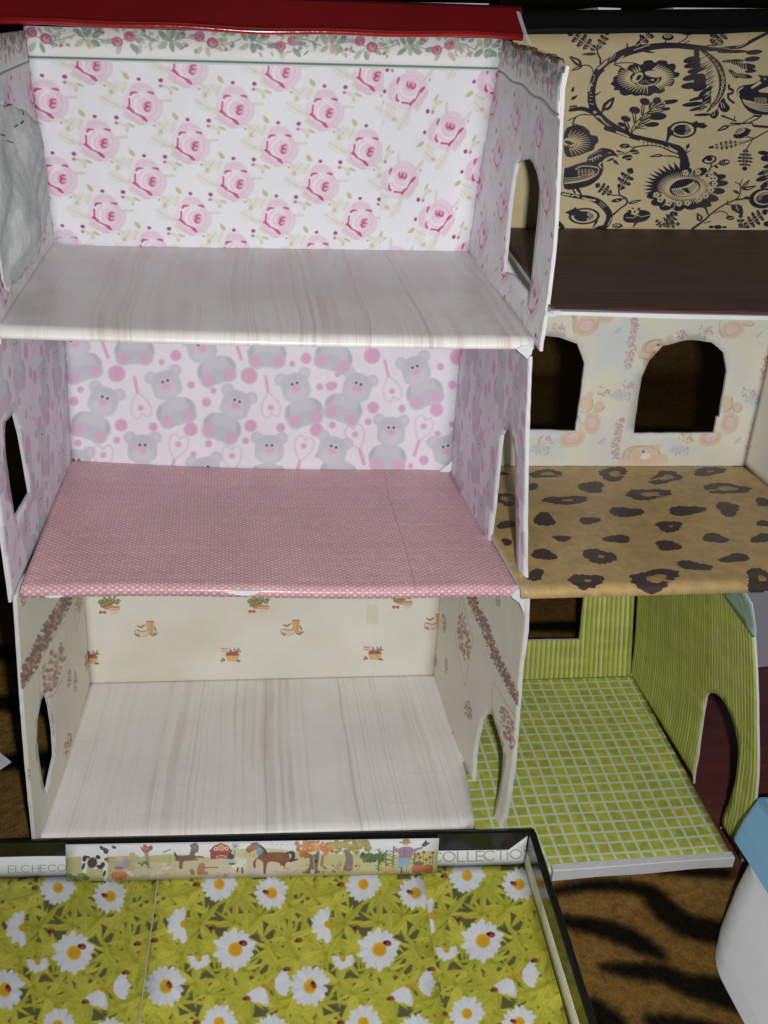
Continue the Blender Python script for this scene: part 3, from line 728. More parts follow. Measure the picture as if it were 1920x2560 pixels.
def smallflower(c, x, y, r):
    for k in range(5): c.ell(x + r * .6 * math.cos(k * 1.257), y + r * .55 * math.sin(k * 1.257), r * .45, r * .4, DBG)
    c.ell(x, y, r * .25, r * .25, DK)
# branches
D1.line([(1660, 265), (1420, 262), (1180, 290), (940, 335), (740, 425), (560, 560), (440, 690), (390, 850), (375, 1010), (395, 1170), (470, 1290), (600, 1410), (760, 1510), (930, 1590)], [70, 80, 95, 120, 125, 120, 115, 110, 115, 120, 115, 105, 95, 85], DK, 1, 6)
for pl, wd in [([(980, 330), (1100, 285), (1200, 250)], 14), ([(740, 500), (800, 440), (830, 420)], 26), ([(570, 610), (620, 560), (690, 520)], 30), ([(480, 600), (560, 530), (590, 500)], 36), ([(590, 500), (610, 440), (680, 390), (720, 395), (680, 450), (610, 490)], 9), ([(640, 440), (680, 405)], 20), ([(350, 830), (380, 700), (400, 690), (420, 720), (400, 790), (360, 830)], 10), ([(345, 930), (350, 850), (380, 850)], 30), ([(315, 980), (310, 1080), (330, 1170)], 20), ([(360, 970), (375, 960)], 14), ([(350, 1010), (395, 1020)], 9), ([(340, 1060), (380, 1070)], 9), ([(350, 1120), (410, 1130)], 10), ([(380, 1240), (430, 1250)], 34), ([(450, 1310), (500, 1320), (560, 1400), (650, 1470)], [30, 20, 14, 10])]: D1.line(pl, wd, DBG, 1, 3)
for y in range(5): D1.line([(470 + 38 * y, 1330 + 30 * y), (520 + 34 * y, 1350 + 26 * y)], 8, DBG)
D3.line([(700, 0), (900, 60), (1060, 120), (1250, 170), (1480, 220), (1660, 270)], [70, 80, 70, 75, 75, 70], DK, 1, 5)
D3.line([(850, 60), (960, 100), (1020, 130)], 26, DBG, 1, 3); D3.line([(1190, 190), (1300, 220), (1420, 240), (1600, 290)], [30, 26, 18, 30], DBG, 1, 3)
for k in range(7): D3.line([(1230 + 60 * k, 190 + 11 * k), (1240 + 60 * k, 240 + 11 * k)], 10, DK)
D4.line([(0, 235), (130, 275), (220, 320), (275, 420), (310, 560)], [60, 75, 95, 120, 130], DK, 1, 5); D4.line([(60, 270), (130, 320), (190, 350)], 16, DBG, 1, 3)
for pl, wd in [([(0, 300), (100, 350), (210, 390)], 18), ([(0, 415), (120, 415), (230, 450)], 14), ([(320, 360), (325, 290), (345, 240)], 14), ([(320, 370), (380, 338)], 12)]: D4.line(pl, wd, DK, 1, 3)
lleaf(D4, 320, 300, -1.0, 85, 24, False)
D2.line([(-60, 258), (120, 258), (330, 275), (540, 300), (800, 312), (1000, 290), (1140, 275), (1300, 190), (1480, 100), (1560, 70)], [72, 76, 78, 78, 60, 48, 48, 52, 46, 40], DK, 1, 5)
D2.line([(640, 275), (760, 285), (950, 305)], 9, DBG, 1, 3); D2.line([(1060, 285), (1150, 262), (1230, 210)], 10, DBG, 1, 3)
D2.line([(200, 220), (300, 170), (345, 100)], [12, 16, 22], DK, 1, 4); D2.poly([(190, 70), (330, 60), (480, 45), (440, 80), (350, 110), (250, 90)], DK, 1, 3); D2.line([(280, 230), (360, 195)], 12, DK)
oak(D2, 700, 260, -.75, 330, 90, 4); oak(D2, 690, 240, -1.35, 230, 60, 3); D2.line([(560, 280), (700, 250)], 16, DK); D2.line([(700, 265), (850, 240)], 12, DK)
# top-left leaves of the paper
oak(D1, 455, 330, -2.55, 470, 110, 5); oak(D1, 460, 320, -1.05, 300, 70, 4); D1.line([(505, 530), (500, 450), (470, 390), (460, 300)], [30, 26, 24, 20], DK, 1, 4); lleaf(D1, 450, 385, 3.1, 210, 24, False)
D1.line([(400, 640), (380, 590), (320, 550), (230, 560)], 14, DK, 1, 4); lleaf(D1, 240, 560, -2.45, 220, 50); lleaf(D1, 250, 570, 2.75, 170, 26)
D1.line([(880, 290), (885, 250), (870, 220)], [30, 20, 8], DK, 1, 3); lleaf(D1, 1100, 340, .15, 190, 16, False)
D1.line([(440, 990), (510, 940)], [26, 6], DK); D1.line([(520, 1250), (545, 1190)], [34, 14], DK); lleaf(D1, 530, 1220, -.85, 260, 62); lleaf(D1, 90, 1060, -.6, 110, 22, False); lleaf(D1, 100, 950, -1.2, 90, 20, False)
D1.line([(380, 1250), (250, 1195), (80, 1215)], [50, 60, 50], DK, 1, 4); D1.line([(80, 1165), (165, 1155)], 22, DK); D1.line([(380, 1290), (240, 1285), (130, 1330), (50, 1370)], 14, DK, 1, 4); D1.line([(150, 1330), (115, 1400), (125, 1470)], 22, DK, 1, 3); D1.line([(130, 1420), (190, 1440)], 14, DK)
D1.line([(1050, 220), (1080, 150), (1070, 110)], 26, DK, 1, 3); oak(D1, 1000, 290, -.75, 420, 75, 4)
D1.ell(1468, 138, 85, 48, DK); D1.ell(1465, 122, 55, 26, DBG); D1.ell(1468, 120, 38, 16, lerp(DBG, DK, .4)); D1.line([(1440, 185), (1430, 225)], 16, DK)
# round flower, upper
D1.poly([(640, 830), (680, 790), (690, 730), (750, 690), (752, 640), (800, 590), (880, 610), (905, 560), (1000, 530), (1095, 545), (1130, 490), (1230, 478), (1280, 515), (1340, 482), (1450, 488), (1468, 535), (1560, 528), (1585, 590), (1560, 645), (1640, 668), (1620, 722), (1555, 745), (1568, 800), (1510, 865), (1420, 860), (1425, 930), (1350, 972), (1270, 965), (1200, 1010), (1100, 995), (1000, 1008), (940, 985), (850, 1005), (780, 970), (770, 925), (695, 920), (700, 870)], DK, 1, 3)
rays(D1, 1165, 735, (225, 135), (395, 215), -1.15, .95, 17, 26, DBG); rays(D1, 1140, 740, (225, 130), (400, 230), 1.45, 3.75, 17, 24, DBG); rays(D1, 1140, 740, (190, 120), (260, 190), 3.9, 4.3, 3, 26, DBG)
D1.ell(1030, 735, 95, 58, DBG, 1, -.75); D1.ell(1048, 735, 50, 26, DK, 1, -.9); D1.ell(1265, 682, 132, 48, DBG, 1, .12); D1.line([(1000, 800), (1090, 850), (1200, 850), (1300, 810), (1335, 750)], 17, DBG, 1, 5)
for k in range(22): D1.ell(1075 + 11 * k, 800 - 28 * math.sin(k * .3) + (k % 3) * 16, 6, 6, DBG)
D1.ell(1240, 770, 48, 30, DK); D1.ell(1245, 770, 24, 14, DBG); D1.line([(700, 530), (850, 515), (1000, 525), (1090, 580)], 13, DK, 1, 4); D1.line([(700, 545), (780, 570), (860, 640)], 16, DK, 1, 4)
# broad leaf under it
for x, y, rx, ry, r in [(990, 1220, 78, 55, .2), (1135, 1090, 75, 52, .3), (1310, 1080, 62, 55, -.3), (1490, 1095, 130, 34, -.15), (860, 1345, 72, 42, .3), (800, 1430, 55, 32, .3), (1320, 1310, 130, 55, -.05), (1240, 1430, 105, 36, -.08), (1430, 1200, 75, 26, -.1), (1250, 1150, 70, 50, -.8)]: D1.ell(x, y, rx, ry, DK, 1, r)
D1.line([(930, 1530), (1000, 1420), (1130, 1290), (1290, 1180), (1400, 1120)], 62, DBG, 1, 5); D1.line([(930, 1530), (1000, 1410), (1130, 1280), (1290, 1170), (1400, 1110)], 15, DK, 1, 5)
for p0, p1 in [((990, 1390), (980, 1270)), ((1100, 1270), (1110, 1150)), ((1210, 1190), (1260, 1120)), ((900, 1480), (860, 1400)), ((1080, 1360), (1210, 1290)), ((1060, 1420), (1200, 1350)), ((1180, 1260), (1380, 1220)), ((1010, 1470), (1120, 1430)), ((1310, 1170), (1400, 1150))]: D1.line([p0, p1], 44, DK, 1, 0, 50); D1.line([p0, p1], [6, 18, 20], DBG, 1)
# plumed leaf on the right
for x, y, rx, ry, r in [(390, 470, 120, 46, -.25), (385, 560, 105, 40, -.12), (430, 640, 100, 38, -.15), (400, 730, 140, 46, -.25), (380, 855, 140, 48, -.1), (520, 880, 110, 50, -.35), (600, 940, 120, 34, -.6), (500, 1040, 150, 26, -.25), (420, 1130, 165, 34, -.1), (500, 1190, 140, 24, -.25), (560, 1285, 130, 22, -.05), (470, 380, 42, 60, -.3), (545, 600, 70, 30, -.6), (470, 540, 60, 120, .1), (520, 780, 90, 110, .4), (620, 1060, 70, 60, -.5)]: D2.ell(x, y, rx, ry, DK, 1, r)
for k in range(22):
    y = 420 + 38 * k; x = 470 + 150 * math.sin(k * .13 + .2); D2.line([(x, y + 50), (x + 150 - 2 * k, y - 20)], 13, DBG if k % 2 else DK, 1, 0, 4)
for k in range(16): D2.line([(600 + 6 * k, 560 + 40 * k), (700 + 3 * k - (k > 8) * 14 * (k - 8), 500 + 40 * k)], 15, DK, 1, 0, 4)
D2.line([(530, 320), (660, 420), (790, 560), (850, 740), (850, 900), (790, 1050), (700, 1160), (625, 1240)], [34, 60, 92, 104, 104, 80, 50, 20], DK, 1, 6)
for i, (x, y) in enumerate(cr([(600, 380), (720, 480), (800, 600), (862, 740), (852, 880), (815, 1000), (760, 1090), (690, 1180)], 4, False)):
    rr_ = 28 * (1 - abs(i / 28 - .5) * 1.1)
    if i % 2 == 0: D2.ell(x, y, rr_, rr_, DBG); D2.ell(x, y, rr_ * .45, rr_ * .5, DK)
    else: D2.ell(x, y, rr_ * .42, rr_ * .42, DBG)
for x, y, rx, ry, r in [(1000, 350, 230, 26, -.02), (1330, 360, 125, 36, -.1), (1300, 460, 120, 38, -.12), (1010, 490, 170, 24, -.05), (1230, 570, 125, 46, .05), (1120, 540, 140, 24, .15), (1280, 640, 90, 26, -.1), (1160, 710, 150, 34, .12), (1020, 680, 95, 34, .7)]: D2.ell(x, y, rx, ry, DK, 1, r)
for k in range(9): D2.line([(850 + 42 * k, 440 + (k % 2) * 14), (930 + 42 * k, 400)], 14, DBG, 1, 0, 4); D2.line([(920 + 36 * k, 530 + 10 * k), (880 + 40 * k, 480)], 12, DBG, 1, 0, 4); D2.line([(960 + 30 * k, 700 + 4 * k), (930 + 32 * k, 640)], 12, DBG, 1, 0, 4)
D2.line([(950, 850), (960, 900), (1010, 920), (1000, 965), (940, 980)], 34, DK, 1, 4); D2.line([(940, 980), (950, 1050), (1030, 1110)], 30, DK, 1, 4); D2.poly([(880, 1030), (900, 1090), (960, 1160), (965, 1210), (900, 1250), (830, 1220), (800, 1170), (790, 1220), (800, 1280), (740, 1345), (670, 1310), (690, 1260), (780, 1200), (800, 1120)], DK, 1, 3)
for pl in [[(830, 1100), (850, 1180)], [(860, 1110), (890, 1180)], [(735, 1220), (740, 1290)], [(700, 1270), (715, 1300)]]: D2.line(pl, 12, DBG)
# bird on the right edge
D2.poly([(1070, 960), (1090, 890), (1170, 850), (1300, 830), (1390, 790), (1430, 750), (1390, 695), (1480, 705), (1580, 710), (1640, 770), (1655, 880), (1640, 920), (1600, 880), (1590, 800), (1540, 870), (1430, 910), (1420, 950), (1700, 985), (1700, 1290), (1560, 1290), (1330, 1270), (1200, 1180), (1130, 1060)], DK, 1, 4)
D2.ell(1498, 755, 12, 16, DBG); D2.poly([(1280, 880), (1420, 780), (1450, 820), (1300, 905)], DBG); D2.line([(1100, 1000), (1095, 930), (1160, 880)], 26, DBG, 1, 4); D2.line([(1430, 945), (1680, 965)], 16, DBG)
for k in range(5): D2.line([(1165 + 10 * k, 1060 - 6 * k + 10 * k), (1220 + 20 * k, 1140 + 2 * k - 14 * k), (1400, 1215 - 22 * k), (1560, 1235 - 26 * k), (1680, 1220 - 34 * k)], 15, DBG, 1, 5)
for k in range(12): D2.line([(1340 + (k % 4) * 50, 1030 + (k // 4) * 32), (1380 + (k % 4) * 50, 1062 + (k // 4) * 32)], 11, DBG)
D2.line([(1370, 1290), (1280, 1340), (1160, 1410)], 14, DK); D2.line([(1450, 1290), (1400, 1340), (1270, 1400)], 16, DK); D2.line([(1330, 1300), (1440, 1310)], 26, DK)
D2.line([(980, 1410), (1130, 1415), (1300, 1410), (1320, 1440)], 20, DK, 1, 4); D2.line([(1340, 1450), (1700, 1480)], 34, DK); D2.line([(840, 1300), (960, 1340), (1060, 1380)], 22, DK); D2.line([(890, 1320), (880, 1285)], 14, DK); D2.line([(1030, 1370), (1045, 1310)], 16, DK); lleaf(D2, 960, 1450, 2.75, 200, 34); D2.line([(960, 1440), (1130, 1430)], 12, DK); D2.ell(1180, 1520, 110, 40, DK)
D2.ell(1610, 190, 50, 40, DK); D2.ell(1640, 265, 60, 18, DK); D2.ell(1650, 560, 55, 70, DK)
# pomegranate, lower middle
pome(D4, 265, 25, 205, 125, 0); D4.poly([(560, -80), (640, -30), (580, 10), (480, -10), (440, 40), (400, -80)], DK); D2.poly([(400, 1430), (470, 1370), (500, 1410), (600, 1400), (540, 1440), (580, 1480), (440, 1470)], DK); D4.line([(95, 70), (50, 140), (30, 220)], [80, 30, 26], DK, 1, 4)
# fruit branch, right
D4.line([(1660, 20), (1520, 60), (1330, 160), (1180, 215), (1060, 240)], [18, 18, 20, 16, 12], DK, 1, 4); D4.line([(1310, 190), (1240, 290), (1200, 360)], 16, DK, 1, 3); oak(D4, 1180, 215, 3.0, 500, 62, 7); oak(D4, 1215, 310, 1.62, 300, 120, 6)
D4.ell(1150, 85, 130, 62, DK, 1, -.3); D4.ell(1120, 50, 88, 34, DBG, 1, -.35); D4.ell(1110, 50, 62, 20, DK, 1, -.35); D4.ell(1115, 52, 44, 11, DBG, 1, -.35); D4.line([(1230, 130), (1330, 150)], 14, DK)
# sunflower
D4.line([(650, 660), (690, 570), (690, 520)], 20, DK, 1, 3); D4.line([(700, 575), (800, 530)], 14, DK); D4.poly([(550, 480), (610, 420), (670, 402), (750, 420), (775, 460), (740, 510), (640, 535), (580, 515)], DK, 1, 3); D4.poly([(590, 485), (640, 440), (700, 430), (750, 450), (700, 505), (620, 512)], DBG, 1, 3); D4.ell(665, 458, 48, 32, DK); D4.ell(890, 510, 85, 45, DK, 1, -.15); D4.ell(935, 500, 26, 16, DBG); D4.ell(770, 575, 32, 18, DK, 1, .4)
for k in range(9): D4.ell(850 + (k % 3) * 28, 490 + (k // 3) * 22, 7, 7, DBG)
SF = (300, 885)
for a, r, rx, ry in [(-1.55, 1, 0, 0)]: pass
for x, y, rx, ry, r in [(310, 660, 105, 58, -.5), (510, 660, 130, 62, -.35), (690, 690, 95, 36, -.15), (800, 730, 120, 44, -.15), (800, 820, 150, 48, -.05), (760, 930, 145, 52, .05), (650, 1030, 160, 62, .15), (560, 1090, 150, 60, .4), (380, 1140, 120, 70, .1), (210, 1150, 100, 80, -.2), (30, 1150, 110, 68, -.25), (-90, 1090, 110, 60, -.2), (-150, 1000, 110, 50, -.1)]: D4.ell(x, y, rx, ry, DK, 1, r)
sp = []
for k in range(13):
    t = 2.75 + k * .15; ri, ro = 1.0, 1.28
    sp += [(300 + 480 * ri * math.cos(t), 900 + 300 * ri * math.sin(t)), (300 + 480 * ro * math.cos(t + .04), 890 + 318 * ro * math.sin(t + .04))]
D4.poly(sp + [(300, 700), (100, 880), (-120, 1020)], DK)
D4.ell(300, 890, 345, 200, DK); rays(D4, 300, 890, (235, 140), (400, 240), 0, 6.2, 64, 20, DBG); D4.ell(300, 890, 262, 158, DBG)
D4.ell(302, 886, 232, 132, DK, 1, -.18); D4.ell(310, 900, 205, 108, DBG, 1, -.18)
D4.poly([(90, 890), (150, 800), (260, 760), (400, 758), (450, 775), (330, 850), (220, 885)], DK, 1, 3); D4.line([(95, 905), (200, 895), (330, 860), (450, 780)], 8, DBG, 1, 4)
D4.poly([(250, 900), (340, 880), (390, 970), (330, 960)], DK); [D4.line([(100 + 30 * k, 915), (150 + 28 * k, 985)], 9, DK) for k in range(6)]; [D4.line([(355 + 24 * k, 870 - 16 * k), (400 + 22 * k, 940 - 20 * k)], 7, DK) for k in range(6)]
for x, y in [(310, 660), (495, 650), (690, 690), (745, 745), (745, 825), (695, 915), (615, 1000), (515, 1050), (340, 1110), (215, 1120), (60, 1115), (-120, 990), (-60, 1060)]: smallflower(D4, x, y, 48)
for pl in [[(420, 640), (390, 700)], [(640, 660), (560, 740)], [(620, 760), (780, 770)], [(620, 880), (800, 880)], [(600, 950), (780, 985)], [(430, 1040), (500, 1120)], [(130, 1200), (170, 1080)], [(-20, 1160), (60, 1060)], [(-60, 1090), (20, 1010)]]: D4.line(pl, 12, DBG)
D4.line([(500, 1150), (600, 1170), (655, 1300)], [60, 40, 14], DK, 1, 4)
# bird on the left
D3.poly([(110, 640), (130, 590), (300, 530), (420, 480), (450, 410), (560, 345), (640, 295), (780, 320), (830, 370), (875, 432), (790, 410), (690, 450), (650, 500), (660, 610), (600, 740), (480, 840), (320, 890), (110, 895)], DK, 1, 3)
D3.line([(150, 580), (300, 520), (420, 490)], 16, DBG, 1, 3); D3.line([(650, 500), (600, 540), (640, 600)], [8, 30, 8], DBG, 1, 3); D3.ell(745, 368, 24, 7, DBG, 1, -.2); D3.line([(430, 430), (540, 370), (640, 330)], 8, DBG, 1, 3)
for k in range(4): D3.line([(455 + 44 * k, 470 - 22 * k), (500 + 38 * k, 462 - 20 * k), (510 + 40 * k, 490 - 24 * k)], 16, DBG, 1, 3)
D3.line([(270, 610), (350, 565), (500, 570), (590, 600), (560, 690), (420, 760), (250, 800), (110, 820)], 17, DBG, 1, 5)
for k in range(4): D3.line([(110, 740 + 28 * k), (260, 735 + 24 * k), (430, 690 + 26 * k), (540, 645 + 22 * k)], 10, DBG, 1, 4)
for k in range(16): D3.line([(300 + (k % 5) * 48, 610 + (k // 5) * 34), (325 + (k % 5) * 48, 640 + (k // 5) * 28)], 11, DBG)
D3.line([(220, 890), (260, 970)], 22, DK); D3.line([(290, 890), (350, 990)], [50, 16], DK); lleaf(D3, 810, 450, 2.75, 120, 18, False); lleaf(D3, 800, 470, .75, 110, 22, False)
D3.line([(80, 970), (200, 1000), (330, 1020), (460, 1040), (600, 1100), (720, 1230), (740, 1330), (690, 1440), (560, 1500)], [50, 54, 60, 70, 84, 92, 92, 90, 70], DK, 1, 6)
for pl, wd in [([(90, 975), (180, 995)], 24), ([(210, 1010), (260, 990), (310, 1020)], 18), ([(370, 1035), (450, 1060), (540, 1070)], 24), ([(610, 1090), (690, 1160)], 10), ([(600, 1120), (660, 1180)], 8), ([(770, 1330), (720, 1440)], 14), ([(610, 1440), (660, 1420)], 18)]: D3.line(pl, wd, DBG, 1, 3)
pome(D3, 385, 1305, 220, 122, -.05); D3.poly([(110, 1250), (190, 1215), (240, 1190), (270, 1170), (290, 1215), (350, 1230), (230, 1300)], DK); D3.line([(560, 1380), (510, 1470)], [40, 14], DK)
D3.line([(800, 1280), (900, 1190), (990, 1120), (985, 1050), (890, 985), (880, 900)], [30, 22, 26, 26, 20, 24], DK, 1, 5); oak(D3, 880, 920, -1.05, 350, 110, 4); oak(D3, 780, 985, -2.55, 260, 90, 4); D3.line([(780, 995), (890, 995)], 14, DK); lleaf(D3, 1010, 1115, -.25, 205, 24); D3.ell(850, 1070, 80, 28, DK, 1, -.2); D3.line([(840, 1065), (870, 1080)], 12, DBG); D3.line([(900, 1055), (970, 1045)], 12, DK)
D3.poly([(940, 1330), (960, 1270), (1050, 1220), (1180, 1210), (1300, 1230), (1340, 1290), (1270, 1370), (1140, 1400), (1010, 1400), (950, 1370)], DK, 1, 3); D3.poly([(985, 1220), (1060, 1210), (1070, 1175), (1120, 1195), (1190, 1175), (1160, 1240), (1100, 1270), (1050, 1240)], DK, 1, 0); smallflower(D3, 1110, 1240, 60); D3.line([(985, 1325), (1090, 1330), (1150, 1290), (1200, 1315), (1340, 1285)], 11, DBG); D3.line([(1130, 1390), (1085, 1470)], [50, 10], DK)
D3.ell(858, 1445, 75, 35, DK); D3.ell(850, 1440, 48, 18, DBG); D3.ell(850, 1440, 26, 9, DK); oak(D3, 1530, 1470, -1.0, 260, 80, 4); oak(D3, 1500, 1470, -2.2, 130, 50, 3); D3.line([(20, 1400), (80, 1470)], 60, DK)
D3.poly([(150, 0), (340, -40), (460, 40), (480, 100), (570, 120), (590, 200), (545, 250), (520, 320), (430, 360), (300, 410), (140, 420), (100, 200)], DK, 1, 3); rays(D3, 150, 215, (150, 95), (330, 200), -1.4, 1.3, 15, 20, DBG); D3.ell(190, 210, 100, 70, DBG); D3.ell(170, 215, 55, 24, DK, 1, .3); D3.line([(150, 270), (250, 220)], 14, DK)
D3.line([(1290, 260), (1130, 280), (1000, 370), (870, 390)], [18, 16, 14, 10], DK, 1, 4); D3.ell(965, 265, 75, 34, DK); D3.line([(940, 270), (990, 255)], 12, DBG); D3.line([(1040, 280), (1130, 285)], 14, DK); D3.ell(1000, 430, 75, 34, DK, 1, -.15); D3.line([(950, 460), (1060, 430)], 10, DBG); D3.ell(1110, 355, 65, 34, DK, 1, .1); D3.line([(1060, 370), (1170, 350)], 10, DBG); D3.line([(860, 340), (950, 365)], [30, 8], DK); D3.ell(1020, 465, 40, 14, DK)
D3.line([(1290, 255), (1450, 270), (1560, 310), (1670, 360)], 12, DK, 1, 4); lleaf(D3, 1520, 405, 3.05, 200, 24); D3.line([(1500, 410), (1660, 420)], 12, DK); D3.line([(1570, 210), (1600, 100), (1600, 0)], [24, 50, 40], DK, 1, 3); D3.line([(1030, 100), (980, -10)], 40, DK); D3.line([(1050, 90), (1120, 10), (1280, 15)], [30, 12, 8], DK, 1, 3)
# twigs, lower right
D4.line([(420, 1490), (600, 1360), (720, 1250), (900, 1130), (1080, 1050), (1140, 950), (1140, 820), (1180, 750)], [40, 30, 26, 24, 22, 20, 16, 8], DK, 1, 5); lleaf(D4, 1150, 900, -.8, 190, 26); lleaf(D4, 1170, 910, -.25, 220, 30); lleaf(D4, 1120, 970, -2.7, 110, 24, False); D4.line([(1080, 1065), (1200, 1045), (1300, 1030)], 24, DK); D4.ell(1240, 1035, 45, 24, DK); D4.line([(1060, 800), (1130, 840)], 14, DK); D4.line([(930, 1120), (950, 1070)], 14, DK)
D4.ell(1500, 1040, 230, 148, DK, 1, -.15); D4.ell(1510, 1030, 165, 108, DBG, 1, -.15); D4.ell(1540, 1035, 160, 84, DK, 1, -.15)
for k in range(3): D4.line([(1400 + 22 * k, 1070), (1450 + 22 * k, 990), (1600, 950 + 14 * k)], 8, DBG, 1, 4)
D4.line([(930, 1130), (1020, 1140)], 16, DK); D4.poly([(1005, 1150), (1080, 1130), (1165, 1160), (1180, 1285), (1080, 1250), (1010, 1210)], DK, 1, 3); D4.line([(1075, 1150), (1105, 1220)], 14, DBG); D4.line([(740, 1260), (840, 1230), (930, 1260), (960, 1310)], 14, DK, 1, 4); D4.ell(985, 1330, 65, 34, DK); D4.line([(950, 1345), (1030, 1325)], 10, DBG); lleaf(D4, 540, 1380, -2.0, 130, 50); D4.line([(590, 1410), (690, 1380)], 12, DK)
oak(D4, 1190, 1470, -.6, 420, 110, 5); oak(D4, 1150, 1470, -1.6, 180, 60, 3); D4.line([(1120, 1465), (1280, 1470)], 20, DK); D4.ell(800, 1465, 60, 30, DK); D4.ell(700, 1465, 40, 20, DK); D4.ell(900, 1468, 40, 16, DK); D4.ell(1560, 1420, 60, 40, DK); D4.ell(1650, 1400, 40, 60, DK)
oak(D4, 30, 1440, -.9, 230, 80, 4); oak(D4, 10, 1450, -.15, 210, 50, 3)
for x, y, rx, ry, r in [(1490, 370, 85, 32, .1), (1540, 450, 95, 46, 0), (1630, 310, 50, 50, .4), (1590, 560, 110, 30, -.2), (1540, 640, 150, 34, -.35), (1500, 740, 130, 40, -.3), (1540, 830, 110, 40, -.5), (1660, 190, 40, 30, 0)]: D4.ell(x, y, rx, ry, DK, 1, r)
for k in range(8): D4.line([(1500 + 10 * k, 640 + 34 * k), (1640, 560 + 36 * k)], 11, DBG)
cvD.stain((.66, .58, .42), .25, 4, 8); cvD.grain(.03, 5)

# ---------- picnic-bear paper of the rear middle room
PB_BG = (.905, .90, .845)
pb_rect = (-.004, -.004, .265, .193)
cvP = Cv(*pb_rect, 3000, PB_BG); HB2 = frame(P_B2back, .2565, .185)
E1, E2 = cvP.zoom(HB2, 1320, 770, 5.184), cvP.zoom(HB2, 1600, 770, 5.184)
r = np.random.default_rng(9)
for k in range(60): cvP.ell(r.random() * .26, r.random() * .19, .012 + .02 * r.random(), .006 + .008 * r.random(), [(.84, .89, .90), (.91, .91, .82), (.87, .88, .90), (.92, .90, .86)][k % 4], .5, r.random() * 3, .6)
TB, TD, TP = (.89, .81, .725), (.83, .69, .57), (.89, .815, .815)
def pad(c, x, y, rx, ry, rot):
    c.ell(x, y, rx, ry, TB, .95, rot, .1); c.ell(x, y + ry * .15, rx * .92, ry * .85, (.875, .785, .655), .4, rot, .3)
    c.ell(x + 2, y - 2, rx * .64, ry * .60, (.76, .60, .54), .8, rot, .05); c.ell(x + 2, y - 2, rx * .60, ry * .56, TP, 1, rot, .08)
def outl(c, pts, wd=5): c.line(pts, wd * 1.2, (.62, .42, .36), .75, 5)
def flowers(c, x, y, n, w_, h_, seed):
    q = np.random.default_rng(seed)
    for k in range(n):
        X, Y = x + (q.random() - .5) * w_, y + (q.random() - .5) * h_
        cc = [(.80, .82, .66), (.86, .62, .68), (.74, .76, .56), (.66, .64, .70), (.88, .74, .74)][q.integers(5)]
        c.ell(X, Y, 9 + 9 * q.random(), 6 + 6 * q.random(), cc, .8, q.random() * 3, .3)
def roses(c, x, y, seed):
    for dx, dy in [(0, 0), (20, 30), (-25, 25)]:
        c.ell(x + dx, y + dy, 15, 14, (.86, .62, .68), .85, 0, .2); c.ell(x + dx + 3, y + dy, 6, 6, (.74, .42, .50), .8, 0, .3)
def buttery(c, x, y):
    for dx, dy, rx, ry, rt in [(0, 0, 42, 16, -.8), (35, -25, 34, 13, -.5), (-20, 25, 26, 14, -.3), (30, 25, 22, 9, -.4)]: c.ell(x + dx, y + dy, rx, ry, (.80, .77, .84), .6, rt, .3)
    c.line([(x - 20, y + 30), (x + 10, y - 5), (x + 50, y - 50)], 4, (.6, .55, .68), .6, 3)
def hat(c, x, y):
    c.poly([(x - 90, y + 10), (x - 70, y - 40), (x, y - 60), (x + 70, y - 40), (x + 95, y + 10)], (.86, .82, .84), .9, 4); c.ell(x, y + 22, 150, 24, (.80, .86, .90), .8, -.03, .2); c.line([(x - 110, y + 30), (x + 60, y + 36), (x + 110, y + 16)], 14, (.66, .80, .88), .7, 4)
    for k in range(5): c.line([(x - 80 + 4 * k, y - 10 + 6 * k), (x + 80, y - 14 + 6 * k)], 3, (.76, .70, .74), .6)
    flowers(c, x + 120, y - 5, 6, 70, 60, 3); flowers(c, x + 30, y + 70, 9, 240, 40, 5)
def bearback(c, x, y):        # bear lying curled, head at left
    c.ell(x - 90, y + 95, 75, 60, TB, .95, .3, .12); c.ell(x - 10, y + 100, 70, 70, TB, .9, 0, .15); c.ell(x + 20, y, 130, 95, TB, 1, -.35, .1); c.ell(x + 10, y + 20, 110, 70, (.90, .75, .62), .5, -.3, .4)
    outl(c, [(x - 110, y + 40), (x - 80, y - 50), (x + 20, y - 100), (x + 120, y - 100)], 6); c.ell(x + 45, y + 5, 46, 34, (.93, .91, .90), 1, -.2, .15); outl(c, [(x + 5, y + 10), (x + 25, y - 25), (x + 75, y - 35)]); c.ell(x + 62, y - 36, 20, 8, (.2, .15, .15), 1, -.2)
    outl(c, [(x - 110, y + 40), (x - 80, y + 60), (x - 10, y + 65), (x + 60, y + 70)]); outl(c, [(x - 150, y + 120), (x - 90, y + 150), (x, y + 165)]); c.ell(x - 20, y + 200, 60, 70, TB, .95, .4, .1); outl(c, [(x - 85, y + 240), (x - 90, y + 180), (x - 30, y + 130)])
bearback(E1, 1590, 520); bearback(E2, 175, 520); E2.ell(390, 400, 50, 45, TB, .9, 0, .15)
pad(E1, 755, 235, 175, 125, -.3); E1.poly([(545, 85), (640, 80), (590, 300), (600, 170)], TD, .7, 3); outl(E1, [(590, 100), (585, 230), (610, 330)]); outl(E1, [(910, 120), (915, 190), (880, 270)]); pad(E1, 1005, 90, 110, 110, 0)
pad(E1, 830, 1490, 118, 145, .25); pad(E1, 575, 1690, 170, 110, -.3); E1.ell(760, 1240, 90, 100, TB, .95, 0, .15); E1.ell(930, 1280, 68, 66, TB, 1, 0, .12); outl(E1, [(860, 1260), (870, 1330), (940, 1345), (995, 1280)]); outl(E1, [(660, 1340), (740, 1360), (830, 1300), (835, 1180)]); E1.ell(690, 1430, 60, 50, (.90, .88, .86), .9, 0, .15); outl(E1, [(650, 1400), (690, 1520), (670, 1590)]); E1.ell(800, 1130, 50, 45, TB, .9, 0, .2)
